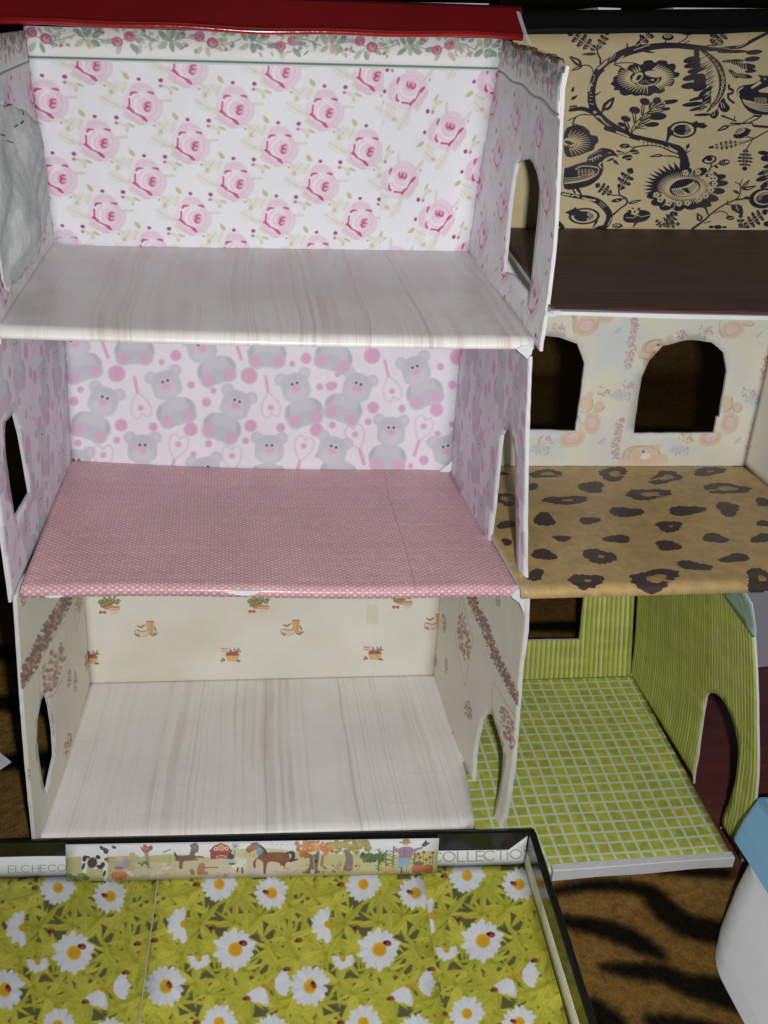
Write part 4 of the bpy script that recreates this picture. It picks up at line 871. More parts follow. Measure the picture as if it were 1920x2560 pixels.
pad(E2, 1190, 285, 165, 112, -.3); outl(E2, [(1040, 170), (1030, 300), (1080, 380)]); E2.ell(1400, 205, 90, 34, TB, .95, .1, .15); outl(E2, [(1340, 220), (1440, 240), (1490, 200)])
pad(E2, 1165, 1490, 115, 140, .25); pad(E2, 915, 1680, 150, 105, -.3); E2.ell(1130, 1240, 85, 105, TB, .95, 0, .15); E2.ell(1265, 1285, 64, 62, TB, 1, 0, .12); outl(E2, [(1200, 1270), (1220, 1340), (1290, 1345), (1325, 1290)]); outl(E2, [(1050, 1340), (1110, 1350), (1190, 1280), (1190, 1160)]); E2.ell(1030, 1440, 55, 45, (.90, .88, .86), .9, 0, .15)
for c, x, y in [(E1, 1440, 1900), (E2, 60, 1900)]:
    c.ell(x, y + 10, 225, 120, TB, 1, 0, .08); c.ell(x, y + 50, 190, 80, (.90, .75, .64), .5, 0, .4); outl(c, [(x - 210, y + 60), (x - 180, y - 40), (x - 60, y - 105), (x + 80, y - 100), (x + 190, y - 20), (x + 180, y + 90)]); c.ell(x + 5, y + 10, 72, 50, (.92, .92, .90), 1, -.15, .12); c.ell(x - 15, y - 38, 18, 8, (.2, .15, .15)); outl(c, [(x - 60, y + 30), (x - 30, y - 20), (x + 60, y - 25)]); c.ell(x + 165, y - 90, 45, 45, TB, .95, 0, .15); c.ell(x + 230, y + 60, 75, 70, TB, .95, 0, .15); c.ell(x - 215, y + 100, 60, 50, TB, .8, 0, .2)
hat(E1, 1195, 1120); hat(E1, 140, 1820); hat(E2, 720, 400); hat(E2, 500, 1830); hat(E2, 1480, 1180); hat(E1, 350, 360)
for a in [(E1, 1160, 300), (E1, 950, 1730), (E2, 1540, 350), (E2, 1260, 1720)]: buttery(*a)
for c, pts in [(E1, [(1380, 130), (1385, 250), (1350, 380), (1355, 520), (1310, 650), (1300, 760)]), (E1, [(1220, 1440), (1170, 1570), (1160, 1690), (1130, 1810), (1140, 1920)]), (E2, [(1640, 640), (1600, 900)]), (E2, [(1540, 1450), (1470, 1600), (1410, 1800)])]:
    for i, (x, y) in enumerate(cr(pts, 3, False)): flowers(c, x, y, 9, 110, 70, i); (i % 2 == 0) and roses(c, x, y, i)
for c, x, y in [(E1, 400, 260), (E1, 990, 1090), (E1, 230, 1700), (E2, 850, 290), (E2, 600, 1690), (E2, 1420, 1100), (E1, 1280, 1010), (E2, 540, 350)]: flowers(c, x, y, 22, 190, 120, int(x)); roses(c, x + 40, y - 20, 1)
cvP.blur(1); cvP.grain(.02, 8)

# ---------- leopard cloth-print paper
LB, LS = (.725, .62, .42), (.26, .20, .20)
lp_rect = (-.004, -.004, .266, .236)
cvS = Cv(*lp_rect, 2600, LB); h, w_ = cvS.a.shape[:2]
cvS.a *= (.90 + .2 * vnoise(h, w_, 40, 44, 3, 3))[..., None]; cvS.stain((.84, .70, .44), .4, 5, 5)
HB2f = frame(P_B2floor, .254, .218); cL = cvS.zoom(HB2f, 960, 700, 1.728); r = np.random.default_rng(12)
for (x, y, rx, ry, ring) in [(705, 838, 60, 22, 1), (995, 838, 65, 28, 1), (1220, 855, 68, 28, 1), (1405, 828, 62, 22, .5), (1480, 905, 90, 25, 1), (640, 898, 32, 15, 0), (900, 898, 62, 22, 0), (1145, 930, 85, 27, 1), (790, 957, 85, 22, .6), (1310, 1003, 72, 24, 0), (1490, 995, 52, 28, 0), (1050, 1010, 65, 25, 0), (525, 950, 50, 30, 1), (515, 838, 25, 8, 0), (695, 1042, 52, 25, 0), (893, 1047, 40, 18, 0), (1240, 1072, 65, 22, .4), (530, 1065, 40, 18, 0), (775, 1125, 45, 12, 0), (1015, 1128, 52, 20, 0), (1235, 1157, 60, 20, 0), (1435, 1125, 57, 20, 0), (1645, 965, 40, 18, 0), (1645, 1060, 30, 15, 0), (1635, 1125, 45, 20, 0), (530, 1140, 25, 15, 0), (690, 1197, 58, 22, 0), (935, 1205, 72, 32, .5), (1520, 1212, 60, 20, 0), (1340, 1245, 70, 20, 0), (650, 1285, 42, 25, 0), (875, 1310, 68, 34, .5), (1170, 1300, 105, 40, 1), (1630, 1300, 65, 38, .7), (805, 800, 42, 4, 0), (1530, 803, 30, 5, 0), (420, 900, 50, 25, 1), (400, 1050, 50, 25, 0), (430, 1200, 60, 30, 0)]:
    tilt = {1490: .3, 695: .3, 1340: .25, 1310: .1, 1235: .05, 900: .2}.get(x, -.05)
    n = 40; ph = r.random(6) * 6.3
    rad = [1 + .16 * math.sin(2 * t + ph[0]) + .12 * math.sin(3 * t + ph[1]) + .22 * (r.random() - .5) for t in np.linspace(0, 6.283, n, False)]
    pts = [(x + rx * q * math.cos(t) - ry * q * math.sin(t) * tilt, y + ry * q * math.sin(t) + rx * .35 * q * math.cos(t) * tilt) for q, t in zip(rad, np.linspace(0, 6.283, n, False))]
    cL.poly(pts, LS, .97)
    if ring:
        cL.poly([(x + rx * .1 + (X - x) * .42 * ring, y + (Y - y) * .42 * ring) for X, Y in pts], lerp(LB, (.62, .46, .24), .4), .95)
        if ring == 1: cL.line([(x, y), (x + rx * 1.1 * r.choice([-1, 1]), y + ry * .5)], ry * .35, LB, .8)
cvS.grain(.10, 3)

# ---------- green check paper
ck_rect = (-.004, -.004, .185, .24)
cvC = Cv(*ck_rect, 2600, (.6, .6, .2)); h, w_ = cvC.a.shape[:2]
yy, xx = np.mgrid[0:h, 0:w_]; X = xx / 2600 + .0006 * np.sin(yy / 60) + yy / 2600 * .012; Y = yy / 2600 + .0005 * np.sin(xx / 70) - xx / 2600 * .01
cw = .01035; ci, ri = np.floor(X / cw).astype(int), np.floor(Y / cw).astype(int); fx, fy = X / cw % 1, Y / cw % 1
d = np.minimum(np.minimum(fx, 1 - fx), np.minimum(fy, 1 - fy))
m = np.clip((d - .045) * 9, 0, 1)[..., None]
tone = rng.random((60, 60))[ri % 60, ci % 60][..., None]; mot = vnoise(h, w_, 50, 40, 31)[..., None]
g1 = np.array((.665, .71, .32)) * (1 - tone) + np.array((.72, .72, .30)) * tone; g1 = g1 * (.86 + .28 * mot)
cvC.a[:] = np.array((.82, .87, .77)) * (1 - m) + g1 * m; cvC.grain(.04, 3)

# ---------- green stripe paper
def stripes(rect, ppm, pitch, seed, wav, pale=.5):
    cv = Cv(*rect, ppm, (.6, .65, .3)); h, w_ = cv.a.shape[:2]; yy, xx = np.mgrid[0:h, 0:w_]
    q = xx / ppm / pitch + wav * (vnoise(h, w_, 3, 6, seed, 3) - .5) + .10 * vnoise(h, w_, 8, 40, seed + 4)
    k = np.floor(q).astype(int); f = q % 1; n = np.random.default_rng(seed).random(999)
    ln = np.clip((.27 - np.abs(f - .32)) * 9, 0, 1)[..., None] * (.45 + .55 * n[(k * 7) % 999])[..., None] * (.45 + .75 * vnoise(h, w_, 9, 60, seed + 2, 3)[..., None])
    ed = np.clip(1 - np.abs(f - .68) / .13, 0, 1)[..., None]
    base = np.array((.655, .68, .28)) * (.88 + .24 * vnoise(h, w_, 30, 10, seed + 9)[..., None])
    a = base * (1 - pale * ln) + np.array((.87, .89, .71)) * pale * ln
    cv.a[:] = a * (1 - .75 * ed) + np.array((.48, .50, .18)) * .75 * ed
    cv.grain(.04, seed); return cv
st_rect = (-.004, -.012, .24, .23)
cvT = stripes(st_rect, 2600, .0046, 3, .25, 1.0); cvTS = stripes(st_rect, 3000, .0044, 8, 1.5, .9); cvTS.a *= 1.02

# ---------- blue corner paper
cvBC = Cv(0, 0, .24, .23, 1800, (.60, .72, .72)); r = np.random.default_rng(6)
for k in range(160): cvBC.ell(r.random() * .24, r.random() * .23, .004, .0015, [(.52, .56, .44), (.78, .86, .86), (.40, .60, .66), (.62, .56, .46)][k % 4], .7, r.random() * 3, .3)

# ---------- daisy paper in the lid
dz_rect = (-.004, -.004, .384, .166)
cvZ = Cv(*dz_rect, 3000, (.30, .28, .20)); HZ = frame(P_lidbase, LW, LD); cvZ0 = cvZ
r = np.random.default_rng(21)
def blade_cluster(c, x, y, R, n, r):
    a0 = r.random() * 6.3
    for k in range(n):
        a = a0 + k * 6.283 / n + (r.random() - .5) * .5; L = R * (.65 + .5 * r.random()); wd = L * (.085 + .045 * r.random())
        g = r.random(); col = lerp((.64, .65, .20), (.80, .78, .30), g)
        q = c.at(x, y, 1, a); q.poly([(0, 0), (L * .3, wd), (L * .65, wd * .75), (L, 0), (L * .6, -wd * .8), (L * .25, -wd)], col, .97, 3)
        q.line([(L * .08, 0), (L * .9, 0)], wd * .16, lerp(col, (.40, .42, .12), .75), .75); q.poly([(L * .1, wd * .15), (L * .45, wd * .6), (L * .9, 0)], lerp(col, (.84, .81, .36), .7), .65, 2)
    c.ell(x, y, R * .09, R * .09, (.50, .50, .12), .5, 0, .5)
def daisy(c, x, y, R, n, seed, a0=0, a1=6.283, squash=1.0, bug=None, rot=0, cen=1.0):
    q = np.random.default_rng(seed); d = c.at(x, y, 1, rot, 1, squash)
    W1, W2 = (.90, .91, .93), (.80, .82, .86)
    for lay in (0, 1):
        for k in range(n):
            t = a0 + (a1 - a0) * (k + .5 * lay) / n + (q.random() - .5) * .16; L = R * (.86 + .22 * q.random()) * (1 if lay else .96); wd = R * .15
            p = d.at(0, 0, 1, t); p.poly([(R * .15, 0), (R * .4, wd * .8), (L * .8, wd), (L, wd * .35), (L * .97, -wd * .35), (L * .78, -wd), (R * .4, -wd * .8)], lerp(W1, W2, .5 * q.random() + (.35 if not lay else 0)), 1, 3)
            p.line([(R * .35, 0), (L * .9, 0)], R * .02, W2, .8); p.line([(R * .35, wd * .4), (L * .85, wd * .4)], R * .012, W2, .5)
    d.ell(0, 0, R * .32 * cen, R * .32 * cen, (.87, .71, .20), 1, 0, .14); d.ell(R * .04, R * .05, R * .24 * cen, R * .22 * cen, (.82, .58, .13), .6, 0, .5)
    for k in range(40):
        t, m = q.random() * 6.3, math.sqrt(q.random()) * R * .29 * cen; d.ell(m * math.cos(t), m * math.sin(t), R * .022, R * .022, lerp((.88, .72, .24), (.66, .42, .08), q.random()), .7, 0, .3)
    if bug:
        b = c.at(x + bug[0] * R, y + bug[1] * R, 1, bug[2]); b.ell(0, 0, R * .17, R * .13, (.60, .16, .16), 1, 0, .1); b.ell(-R * .14, 0, R * .07, R * .08, (.12, .10, .12), 1, 0, .15); b.ell(R * .03, R * .03, R * .06, R * .04, (.88, .60, .56), .7, 0, .5); b.line([(-R * .1, 0), (R * .15, 0)], R * .015, (.2, .08, .08), .8); b.ell(R * .05, -R * .05, R * .03, R * .03, (.15, .08, .1), .9)
def daisy_tile(c, seed):
    """one repeat: 360 x 345 photo pixels, origin at its left top"""
    r = np.random.default_rng(33)
    pts = [(x * 57 + 60 * r.random() - 30, y * 60 + 60 * r.random() - 30) for x in range(7) for y in range(6)]
    for (x, y) in pts:
        for ox in (-360, 0, 360):
            for oy in (-345, 0, 345):
                if -70 < x + ox < 430 and -70 < y + oy < 415: blade_cluster(c, x + ox, y + oy, 66, 9, np.random.default_rng(int(x * 5 + y * 3) & 1023))
def tile_flowers(c):
    daisy(c, 145, 40, 46, 9, 1, cen=.9); daisy(c, 276, 62, 42, 9, 2, bug=(-.33, -.05, .4), squash=1.05); daisy(c, 185, 203, 55, 10, 3, bug=(.38, -.28, .2)); daisy(c, 12, 295, 49, 9, 4, squash=1.15, bug=(.18, -.05, 1.2), rot=.15)
    daisy(c, 56, 140, 42, 7, 5, 1.4, 4.9, cen=.6, squash=1.1); daisy(c, 94, 226, 30, 7, 6, -.3, 3.6, cen=.75); daisy(c, 256, 292, 52, 3, 7, 1.4, 2.7, cen=.45); daisy(c, 276, 290, 52, 3, 8, -.7, .9, cen=.4)
    for x, y in [(90, 40), (215, 325), (345, 180), (130, 148), (316, 252)]:
        c.ell(x, y, 8, 6, (.55, .25, .16), .9, .3, .2); c.ell(x - 7, y + 2, 4, 4, (.2, .14, .12), .9)
def paint_sheet(cv, x0, y0, cols):
    c = cv.sub(HZ)
    for i in cols:
        for j in range(2): daisy_tile(c.at(x0 + i * 360, y0 + j * 345, 1), 1)
    for i in cols:
        for j in range(2): tile_flowers(c.at(x0 + i * 360, y0 + j * 345, 1))
cvZ1, cvZ2 = Cv(*dz_rect, 2600, (.37, .37, .23)), Cv(*dz_rect, 2600, (.37, .37, .23))
paint_sheet(cvZ1, 0, 2180, (-1, 0))           # left sheet
paint_sheet(cvZ2, 403, 2173, (-1, 0, 1))         # middle sheet
cvZ3 = Cv(*dz_rect, 2600, (.37, .37, .23)); paint_sheet(cvZ3, 1022, 2150, (-1, 0))
for q, s_ in ((cvZ1, .93), (cvZ2, 1.0), (cvZ3, 1.0)): q.a *= s_; q.blur(1); q.grain(.03, 2)

# ---------- farmyard sticker strip
fm_rect = (0, 0, .249, .028)
cvF = Cv(*fm_rect, 5200, (.86, .87, .88)); HF = homog([(163, 2113), (1099, 2094), (1095, 2183), (169, 2201)], [(0, .028), (.249, .028), (.249, 0), (0, 0)])
F1, F2 = cvF.zoom(HF, 80, 2080, 2.9625), cvF.zoom(HF, 560, 2070, 2.9625); r = np.random.default_rng(14)
W0, GRN, SND = (.86, .87, .88), (.70, .70, .44), (.80, .74, .62)
F1.poly([(240, 200), (500, 180), (700, 190), (960, 165), (1150, 170), (1300, 190), (1660, 175), (1660, 360), (240, 370)], GRN, .95, 3); F2.poly([(-50, 180), (300, 150), (480, 170), (700, 190), (1090, 190), (1300, 200), (1600, 170), (1600, 350), (-50, 370)], (.76, .74, .50), .95, 3)
F1.poly([(560, 330), (700, 230), (1000, 220), (1300, 190), (1660, 200), (1660, 370), (540, 370)], SND, .85, 3); F2.poly([(-60, 200), (200, 210), (520, 210), (560, 330), (400, 370), (-60, 370)], (.82, .75, .64), .9, 3)
for k in range(150): c = F1 if k % 2 else F2; c.ell(260 + 1380 * r.random(), 210 + 140 * r.random(), 30 * r.random() + 8, 5, [(.62, .64, .36), (.84, .80, .64), (.72, .62, .46), (.78, .76, .52)][r.integers(4)], .55, 0, .4)
F1.line([(430, 200), (560, 190), (760, 178)], 16, (.80, .56, .30), .7, 3); F1.ell(725, 165, 22, 14, (.72, .62, .36), .8)
BK, WH = (.14, .13, .14), (.90, .90, .90)
# cow
F1.poly([(365, 180), (420, 170), (520, 175), (550, 210), (552, 290), (545, 350), (525, 350), (515, 270), (440, 270), (405, 250), (398, 330), (380, 330), (368, 240)], WH, 1, 3); F1.poly([(495, 190), (505, 130), (545, 110), (560, 150), (545, 185), (530, 215)], WH, 1, 3)
for x, y, rx, ry in [(385, 195, 16, 22), (440, 225, 34, 38), (480, 185, 18, 14), (515, 240, 16, 20), (378, 250, 10, 26), (530, 300, 10, 22), (525, 130, 32, 12), (535, 150, 18, 12), (500, 115, 12, 10), (495, 255, 24, 14), (535, 200, 8, 12), (395, 320, 8, 12), (410, 185, 14, 8)]: F1.ell(x, y, rx, ry, BK, .95, .3, .2)
F1.ell(592, 115, 18, 10, BK, .9, .3, .2); F1.ell(550, 205, 10, 20, (.66, .34, .20), .9)
for x in range(290, 400, 18): F1.ell(x, 310 + 30 * r.random(), 26, 16, [(.26, .34, .18), (.42, .48, .22)][r.integers(2)], .85, r.random(), .3)
# pig on pumpkin, rooster post, sheep, goat
F1.ell(635, 315, 62, 32, (.78, .46, .22), 1, 0, .1); [F1.line([(590 + 22 * k, 290), (588 + 24 * k, 342)], 4, (.60, .32, .14), .6) for k in range(5)]; F1.ell(640, 245, 46, 44, (.68, .66, .72), .95, 0, .2); F1.ell(632, 195, 24, 20, (.86, .70, .66), 1, 0, .15); F1.ell(635, 262, 34, 14, (.66, .40, .26), .9); F1.ell(690, 235, 28, 34, (.56, .58, .66), .8, .2, .25); F1.ell(720, 265, 26, 30, (.76, .62, .40), .8, 0, .3)
F1.poly([(812, 150), (840, 150), (858, 265), (834, 265)], (.60, .54, .46), 1); F1.poly([(780, 110), (810, 120), (850, 105), (868, 120), (840, 152), (805, 150)], (.66, .34, .26), 1, 3); F1.ell(815, 108, 16, 12, (.72, .24, .18)); F1.ell(858, 118, 14, 18, (.34, .32, .28))
for k in range(9): F1.ell(775 + 60 * r.random(), 215 + 30 * r.random(), 12, 7, (.30, .36, .28), .8, r.random() * 3, .2)
for x0, y0 in [(960, 250), (900, 310), (740, 300)]:
    for k in range(14): F1.ell(x0 + 90 * (r.random() - .5), y0 + 34 * (r.random() - .5), 16, 10, [(.88, .84, .80), (.78, .70, .66), (.84, .76, .76)][r.integers(3)], .9, 0, .3)
F1.line([(1000, 180), (1000, 240)], 8, (.62, .56, .48)); F1.line([(950, 150), (1000, 130)], 9, (.44, .50, .42))
BR = (.42, .34, .26)
F1.poly([(1045, 175), (1100, 175), (1160, 165), (1190, 180), (1160, 210), (1100, 215), (1090, 265), (1070, 265), (1065, 215), (1040, 210)], BR, 1, 3); F1.line([(1050, 190), (1035, 160), (1030, 150)], [16, 14, 8], (.26, .24, .2)); F1.poly([(1140, 180), (1150, 120), (1140, 95), (1200, 95), (1205, 140), (1180, 160), (1170, 190)], BR, 1, 3); F1.line([(1160, 195), (1210, 180), (1240, 185)], 12, BR); F1.line([(1165, 200), (1200, 205)], 10, BR); F1.line([(1150, 105), (1180, 85), (1200, 105)], 12, (.3, .28, .26))
# barn
F1.poly([(1292, 140), (1320, 105), (1370, 88), (1420, 105), (1448, 140), (1446, 195), (1295, 198)], (.62, .22, .20), 1); F1.line([(1288, 142), (1320, 105), (1370, 86), (1420, 105), (1450, 142)], 8, (.44, .14, .14)); F1.line([(1295, 160), (1446, 158)], 6, (.46, .16, .16)); F1.ell(1332, 124, 15, 13, (.86, .80, .78)); F1.ell(1412, 122, 15, 13, (.86, .80, .78)); F1.ell(1332, 124, 6, 7, (.3, .16, .16)); F1.ell(1412, 122, 6, 7, (.3, .16, .16)); F1.poly([(1350, 96), (1390, 96), (1395, 135), (1370, 140), (1345, 132)], (.80, .56, .28), .9, 2); F1.poly([(1335, 170), (1415, 168), (1415, 196), (1335, 197)], (.80, .62, .62), .9); F1.line([(1340, 172), (1410, 194)], 6, (.6, .2, .2)); F1.line([(1410, 172), (1340, 194)], 6, (.6, .2, .2))
for k in range(8): F1.line([(1475, 105), (1475 + 32 * math.cos(k * .785), 105 + 26 * math.sin(k * .785))], 6, (.44, .46, .48))
F1.line([(1475, 110), (1470, 170)], 8, (.5, .52, .52))
# squirrel, sheep with basket
F1.poly([(1200, 300), (1210, 240), (1245, 225), (1260, 260), (1240, 310)], (.66, .44, .30), 1, 3); F1.ell(1165, 290, 16, 24, (.60, .36, .24), .9, -.4); F1.line([(1250, 260), (1350, 258)], 8, (.5, .36, .28)); F1.ell(1260, 300, 22, 12, (.66, .44, .3))
for k in range(26): F1.ell(1510 + 90 * (r.random() - .5), 225 + 90 * (r.random() - .5), 18, 14, [(.90, .89, .84), (.80, .80, .76), (.86, .86, .84)][r.integers(3)], .95, 0, .3)
F1.ell(1445, 180, 26, 20, (.26, .24, .26)); F1.line([(1500, 260), (1495, 290)], 9, BK); F1.line([(1530, 260), (1535, 300)], 9, BK); F1.ell(1440, 220, 42, 18, (.66, .76, .66), .9, 0, .2); F1.ell(1455, 232, 26, 8, (.3, .34, .24), .9)
for k in range(30): F1.ell(1390 + 110 * (r.random() - .5), 320 + 40 * (r.random() - .5), 8, 5, [(.66, .70, .70), (.5, .52, .4), (.8, .7, .64)][k % 3], .7, 0, .3)
# horse
HB = (.46, .27, .17)
F2.poly([(230, 200), (290, 180), (400, 178), (450, 190), (458, 235), (430, 262), (425, 300), (395, 300), (385, 255), (300, 250), (285, 330), (268, 330), (262, 250), (225, 225)], HB, 1, 3); F2.poly([(232, 215), (208, 240), (210, 290), (196, 290), (190, 250), (220, 215)], HB, 1, 2); F2.poly([(240, 205), (215, 160), (215, 125), (250, 130), (290, 180)], HB, 1, 3); F2.poly([(130, 160), (160, 125), (210, 108), (235, 125), (228, 150), (190, 165), (155, 182)], (.54, .32, .20), 1, 3); F2.poly([(210, 165), (240, 140), (258, 175), (225, 205)], (.42, .56, .72), 1, 2); F2.line([(235, 130), (270, 160), (285, 190)], 16, (.18, .16, .15), 1, 3); F2.line([(175, 118), (205, 112)], 12, (.3, .2, .15)); F2.line([(440, 185), (480, 180), (485, 220), (465, 240), (520, 228)], [16, 26, 26, 22, 10], (.20, .18, .16), 1, 4); F2.ell(380, 215, 40, 20, (.52, .32, .2), .6, 0, .4)
F2.poly([(185, 300), (230, 300), (238, 345), (180, 345)], (.76, .76, .76), 1); F2.ell(405, 290, 18, 16, (.80, .76, .74)); F2.ell(410, 330, 26, 18, (.78, .74, .74), .8, 0, .3)
for x in (130, 160, 190): F2.line([(x, 180), (x, 215)], 5, (.66, .6, .5))
for k in range(5): F2.line([(310 + 40 * k, 120 + 8 * (k % 2)), (335 + 40 * k, 118)], 4, (.5, .5, .5), .7)
# trees
for x, y, rx, ry, cc in [(560, 140, 60, 36, 0), (640, 120, 80, 24, 0), (700, 140, 90, 36, 1), (760, 150, 60, 40, 0), (860, 115, 90, 26, 2), (960, 110, 110, 30, 2), (900, 150, 110, 32, 2), (1010, 130, 60, 36, 2), (570, 195, 30, 14, 0)]:
    for k in range(26): F2.ell(x + rx * 2 * (r.random() - .5), y + ry * 1.9 * (r.random() - .5), 16, 11, lerp([(.80, .50, .20), (.72, .38, .16), (.64, .58, .24)][cc], [(.62, .34, .12), (.84, .60, .30), (.50, .46, .18)][cc], r.random()), .9, r.random() * 3, .3)
TR = (.44, .36, .29)
F2.poly([(570, 325), (605, 290), (610, 220), (570, 175), (640, 200), (680, 160), (680, 220), (672, 300), (690, 325), (630, 335)], TR, 1, 2); F2.line([(640, 215), (648, 310)], 16, (.62, .54, .46), .8); F2.ell(660, 243, 13, 13, (.2, .16, .14)); F2.poly([(865, 305), (885, 230), (870, 170), (920, 180), (940, 230), (930, 310)], (.50, .43, .38), 1, 2); F2.poly([(690, 280), (700, 200), (720, 195), (712, 280)], (.56, .42, .34), .9)
for k in range(50): F2.ell(1000 + 170 * r.random(), 190 + 50 * r.random(), 18, 12, [(.28, .38, .20), (.36, .46, .22), (.22, .30, .18)][r.integers(3)], .9, r.random() * 3, .3)
F2.ell(635, 320, 16, 18, (.80, .80, .80)); F2.poly([(800, 300), (830, 240), (860, 250), (840, 310)], (.66, .62, .36), .8)
for k in range(26): F2.ell(560 + 460 * r.random(), 270 + 60 * r.random(), 9, 6, [(.60, .34, .2), (.46, .28, .2), (.74, .52, .3)][r.integers(3)], .85, r.random() * 3, .2)
# corn, scarecrow, crow, sunflowers, pumpkins
for x, y0 in [(1135, 150), (1190, 160), (1245, 130), (1410, 160)]:
    F2.line([(x, y0), (x, 310)], 6, (.3, .36, .2))
    for k in range(16): F2.line([(x, y0 + 12 + 10 * k), (x + 42 * r.choice([-1, 1]) * (.5 + .5 * r.random()), y0 + 4 + 10 * k)], 9, [(.24, .32, .18), (.36, .44, .22)][k % 2], .9, 0, 3)
F2.poly([(1285, 150), (1320, 135), (1380, 135), (1400, 150), (1465, 135), (1470, 150), (1400, 175), (1380, 225), (1290, 230), (1285, 180), (1240, 165), (1245, 152)], (.58, .46, .54), 1, 2); F2.line([(1330, 150), (1330, 220)], 8, (.44, .36, .48)); F2.ell(1340, 105, 26, 22, (.78, .60, .40)); F2.poly([(1280, 105), (1315, 95), (1320, 78), (1365, 78), (1370, 98), (1390, 105), (1340, 112)], (.62, .44, .24), 1, 2); F2.poly([(1285, 225), (1375, 220), (1362, 290), (1335, 270), (1322, 300), (1282, 290)], (.54, .64, .76), 1, 2); F2.line([(1312, 290), (1310, 330)], 9, (.3, .24, .22)); F2.poly([(1460, 125), (1480, 100), (1495, 82), (1505, 102), (1530, 105), (1500, 125), (1480, 135)], (.20, .20, .24), 1, 2)
for x, y in [(1440, 190), (1480, 175), (1550, 180), (1500, 230), (1530, 215), (1455, 215)]: F2.line([(x, y), (x, 270)], 5, (.4, .46, .24)); F2.ell(x, y, 17, 14, (.80, .64, .24)); F2.ell(x, y, 9, 8, (.3, .2, .14))
F2.ell(1210, 300, 60, 22, (.80, .66, .42), .9, 0, .2)
for x, rx in [(1440, 52), (1515, 40)]:
    F2.ell(x, 298, rx, 34, (.76, .40, .24), 1); [F2.line([(x - rx * .7 + rx * .35 * k, 272), (x - rx * .75 + rx * .38 * k, 326)], 4, (.58, .26, .14), .7) for k in range(5)]
F2.ell(1440, 258, 42, 14, (.30, .36, .2), .9, 0, .2)
F1.line([(245, 101), (1660, 77)], 3, (.62, .5, .52), .8); F2.line([(0, 375), (800, 350), (1590, 330)], 3, (.5, .42, .44), .8); F1.line([(280, 362), (1660, 335 + 20)], 3, (.5, .42, .44), .8)
cvF.a += (np.array((.84, .85, .86)) - cvF.a) * .18
cvF.grain(.05, 4)

# ---------- label strip with lettering, inside the lid
lb_rect = (-.004, -.002, .38, .034)
cvE = Cv(*lb_rect, 4200, (.86, .88, .89)); HE = frame(P_lidback, LW, LH); INK = (.60, .62, .55)
def letters(c, txt, x, y, h_, adv, wd, kx=1.38):
    for ch in txt:
        g = lambda *p: [(x + a * h_ * kx, y - b * h_) for a, b in p]; aw = .8
        if ch == 'E': c.line(g((0, 0), (0, 1)), wd, INK); [c.line(g((0, v), (.55, v)), wd, INK) for v in (0, .5, 1)]; aw = .78
        elif ch == 'L': c.line(g((0, 1), (0, 0), (.58, 0)), wd, INK); aw = .76
        elif ch in 'CO':
            a0, a1 = (.75, 5.53) if ch == 'C' else (0, 6.2832); c.line([(x + (.64 + .64 * math.cos(t)) * h_, y - (.5 + .5 * math.sin(t)) * h_) for t in np.linspace(a0, a1, 28)], wd, INK); aw = 1.12 if ch == 'C' else 1.24
        elif ch == 'H': c.line(g((0, 0), (0, 1)), wd, INK); c.line(g((.66, 0), (.66, 1)), wd, INK); c.line(g((0, .5), (.66, .5)), wd, INK); aw = .86
        elif ch == 'T': c.line(g((0, 1), (.66, 1)), wd, INK); c.line(g((.33, 0), (.33, 1)), wd, INK); aw = .80
        elif ch == 'i': c.line(g((.06, 0), (.06, .76)), wd, INK); c.ell(x + .06 * h_, y - 1.0 * h_, wd * .7, wd * .7, INK); aw = .28
        elif ch == 'N': c.line(g((0, 0), (0, 1), (.68, 0), (.68, 1)), wd, INK); aw = .9
        x += aw * h_ * adv
ce = cvE.zoom(HE, 0, 2060, 5.53)
for ch, x, y, h_ in [('E', 120, 668, 98), ('L', 220, 664, 98), ('C', 300, 660, 97), ('H', 452, 658, 96), ('E', 562, 655, 95), ('C', 672, 645, 88), ('O', 800, 643, 88), ('L', 935, 640, 88)]: letters(ce, ch, x, y, h_, 1, 11)
c4 = cvE.zoom(HE, 1060, 2060, 3.95)
for ch, x, y, h_ in [('C', 70, 366, 92), ('O', 188, 364, 92), ('L', 330, 362, 92), ('L', 430, 360, 92), ('E', 516, 357, 92), ('C', 592, 352, 92), ('T', 716, 344, 90), ('i', 815, 340, 88), ('O', 848, 336, 88), ('N', 984, 332, 86)]: letters(c4, ch, x, y, h_, 1, 12)
cvE.grain(.02, 4)

# ---------- lining paper of the lid's side
lin_rect = (-.004, -.002, .165, .034)
cvI = Cv(*lin_rect, 4200, (.90, .90, .83)); r = np.random.default_rng(4)
for i in range(60):
    for j in range(9):
        x, y = i * .0028 + (j % 2) * .0014, j * .0036; cvI.line([(x + .0013 * math.cos(t), y + .0017 * math.sin(t)) for t in np.linspace(.4, 5.6, 10)], .00042, (.70, .70, .55), .8)
cvI.stain((.74, .74, .58), .5, 3, 4)

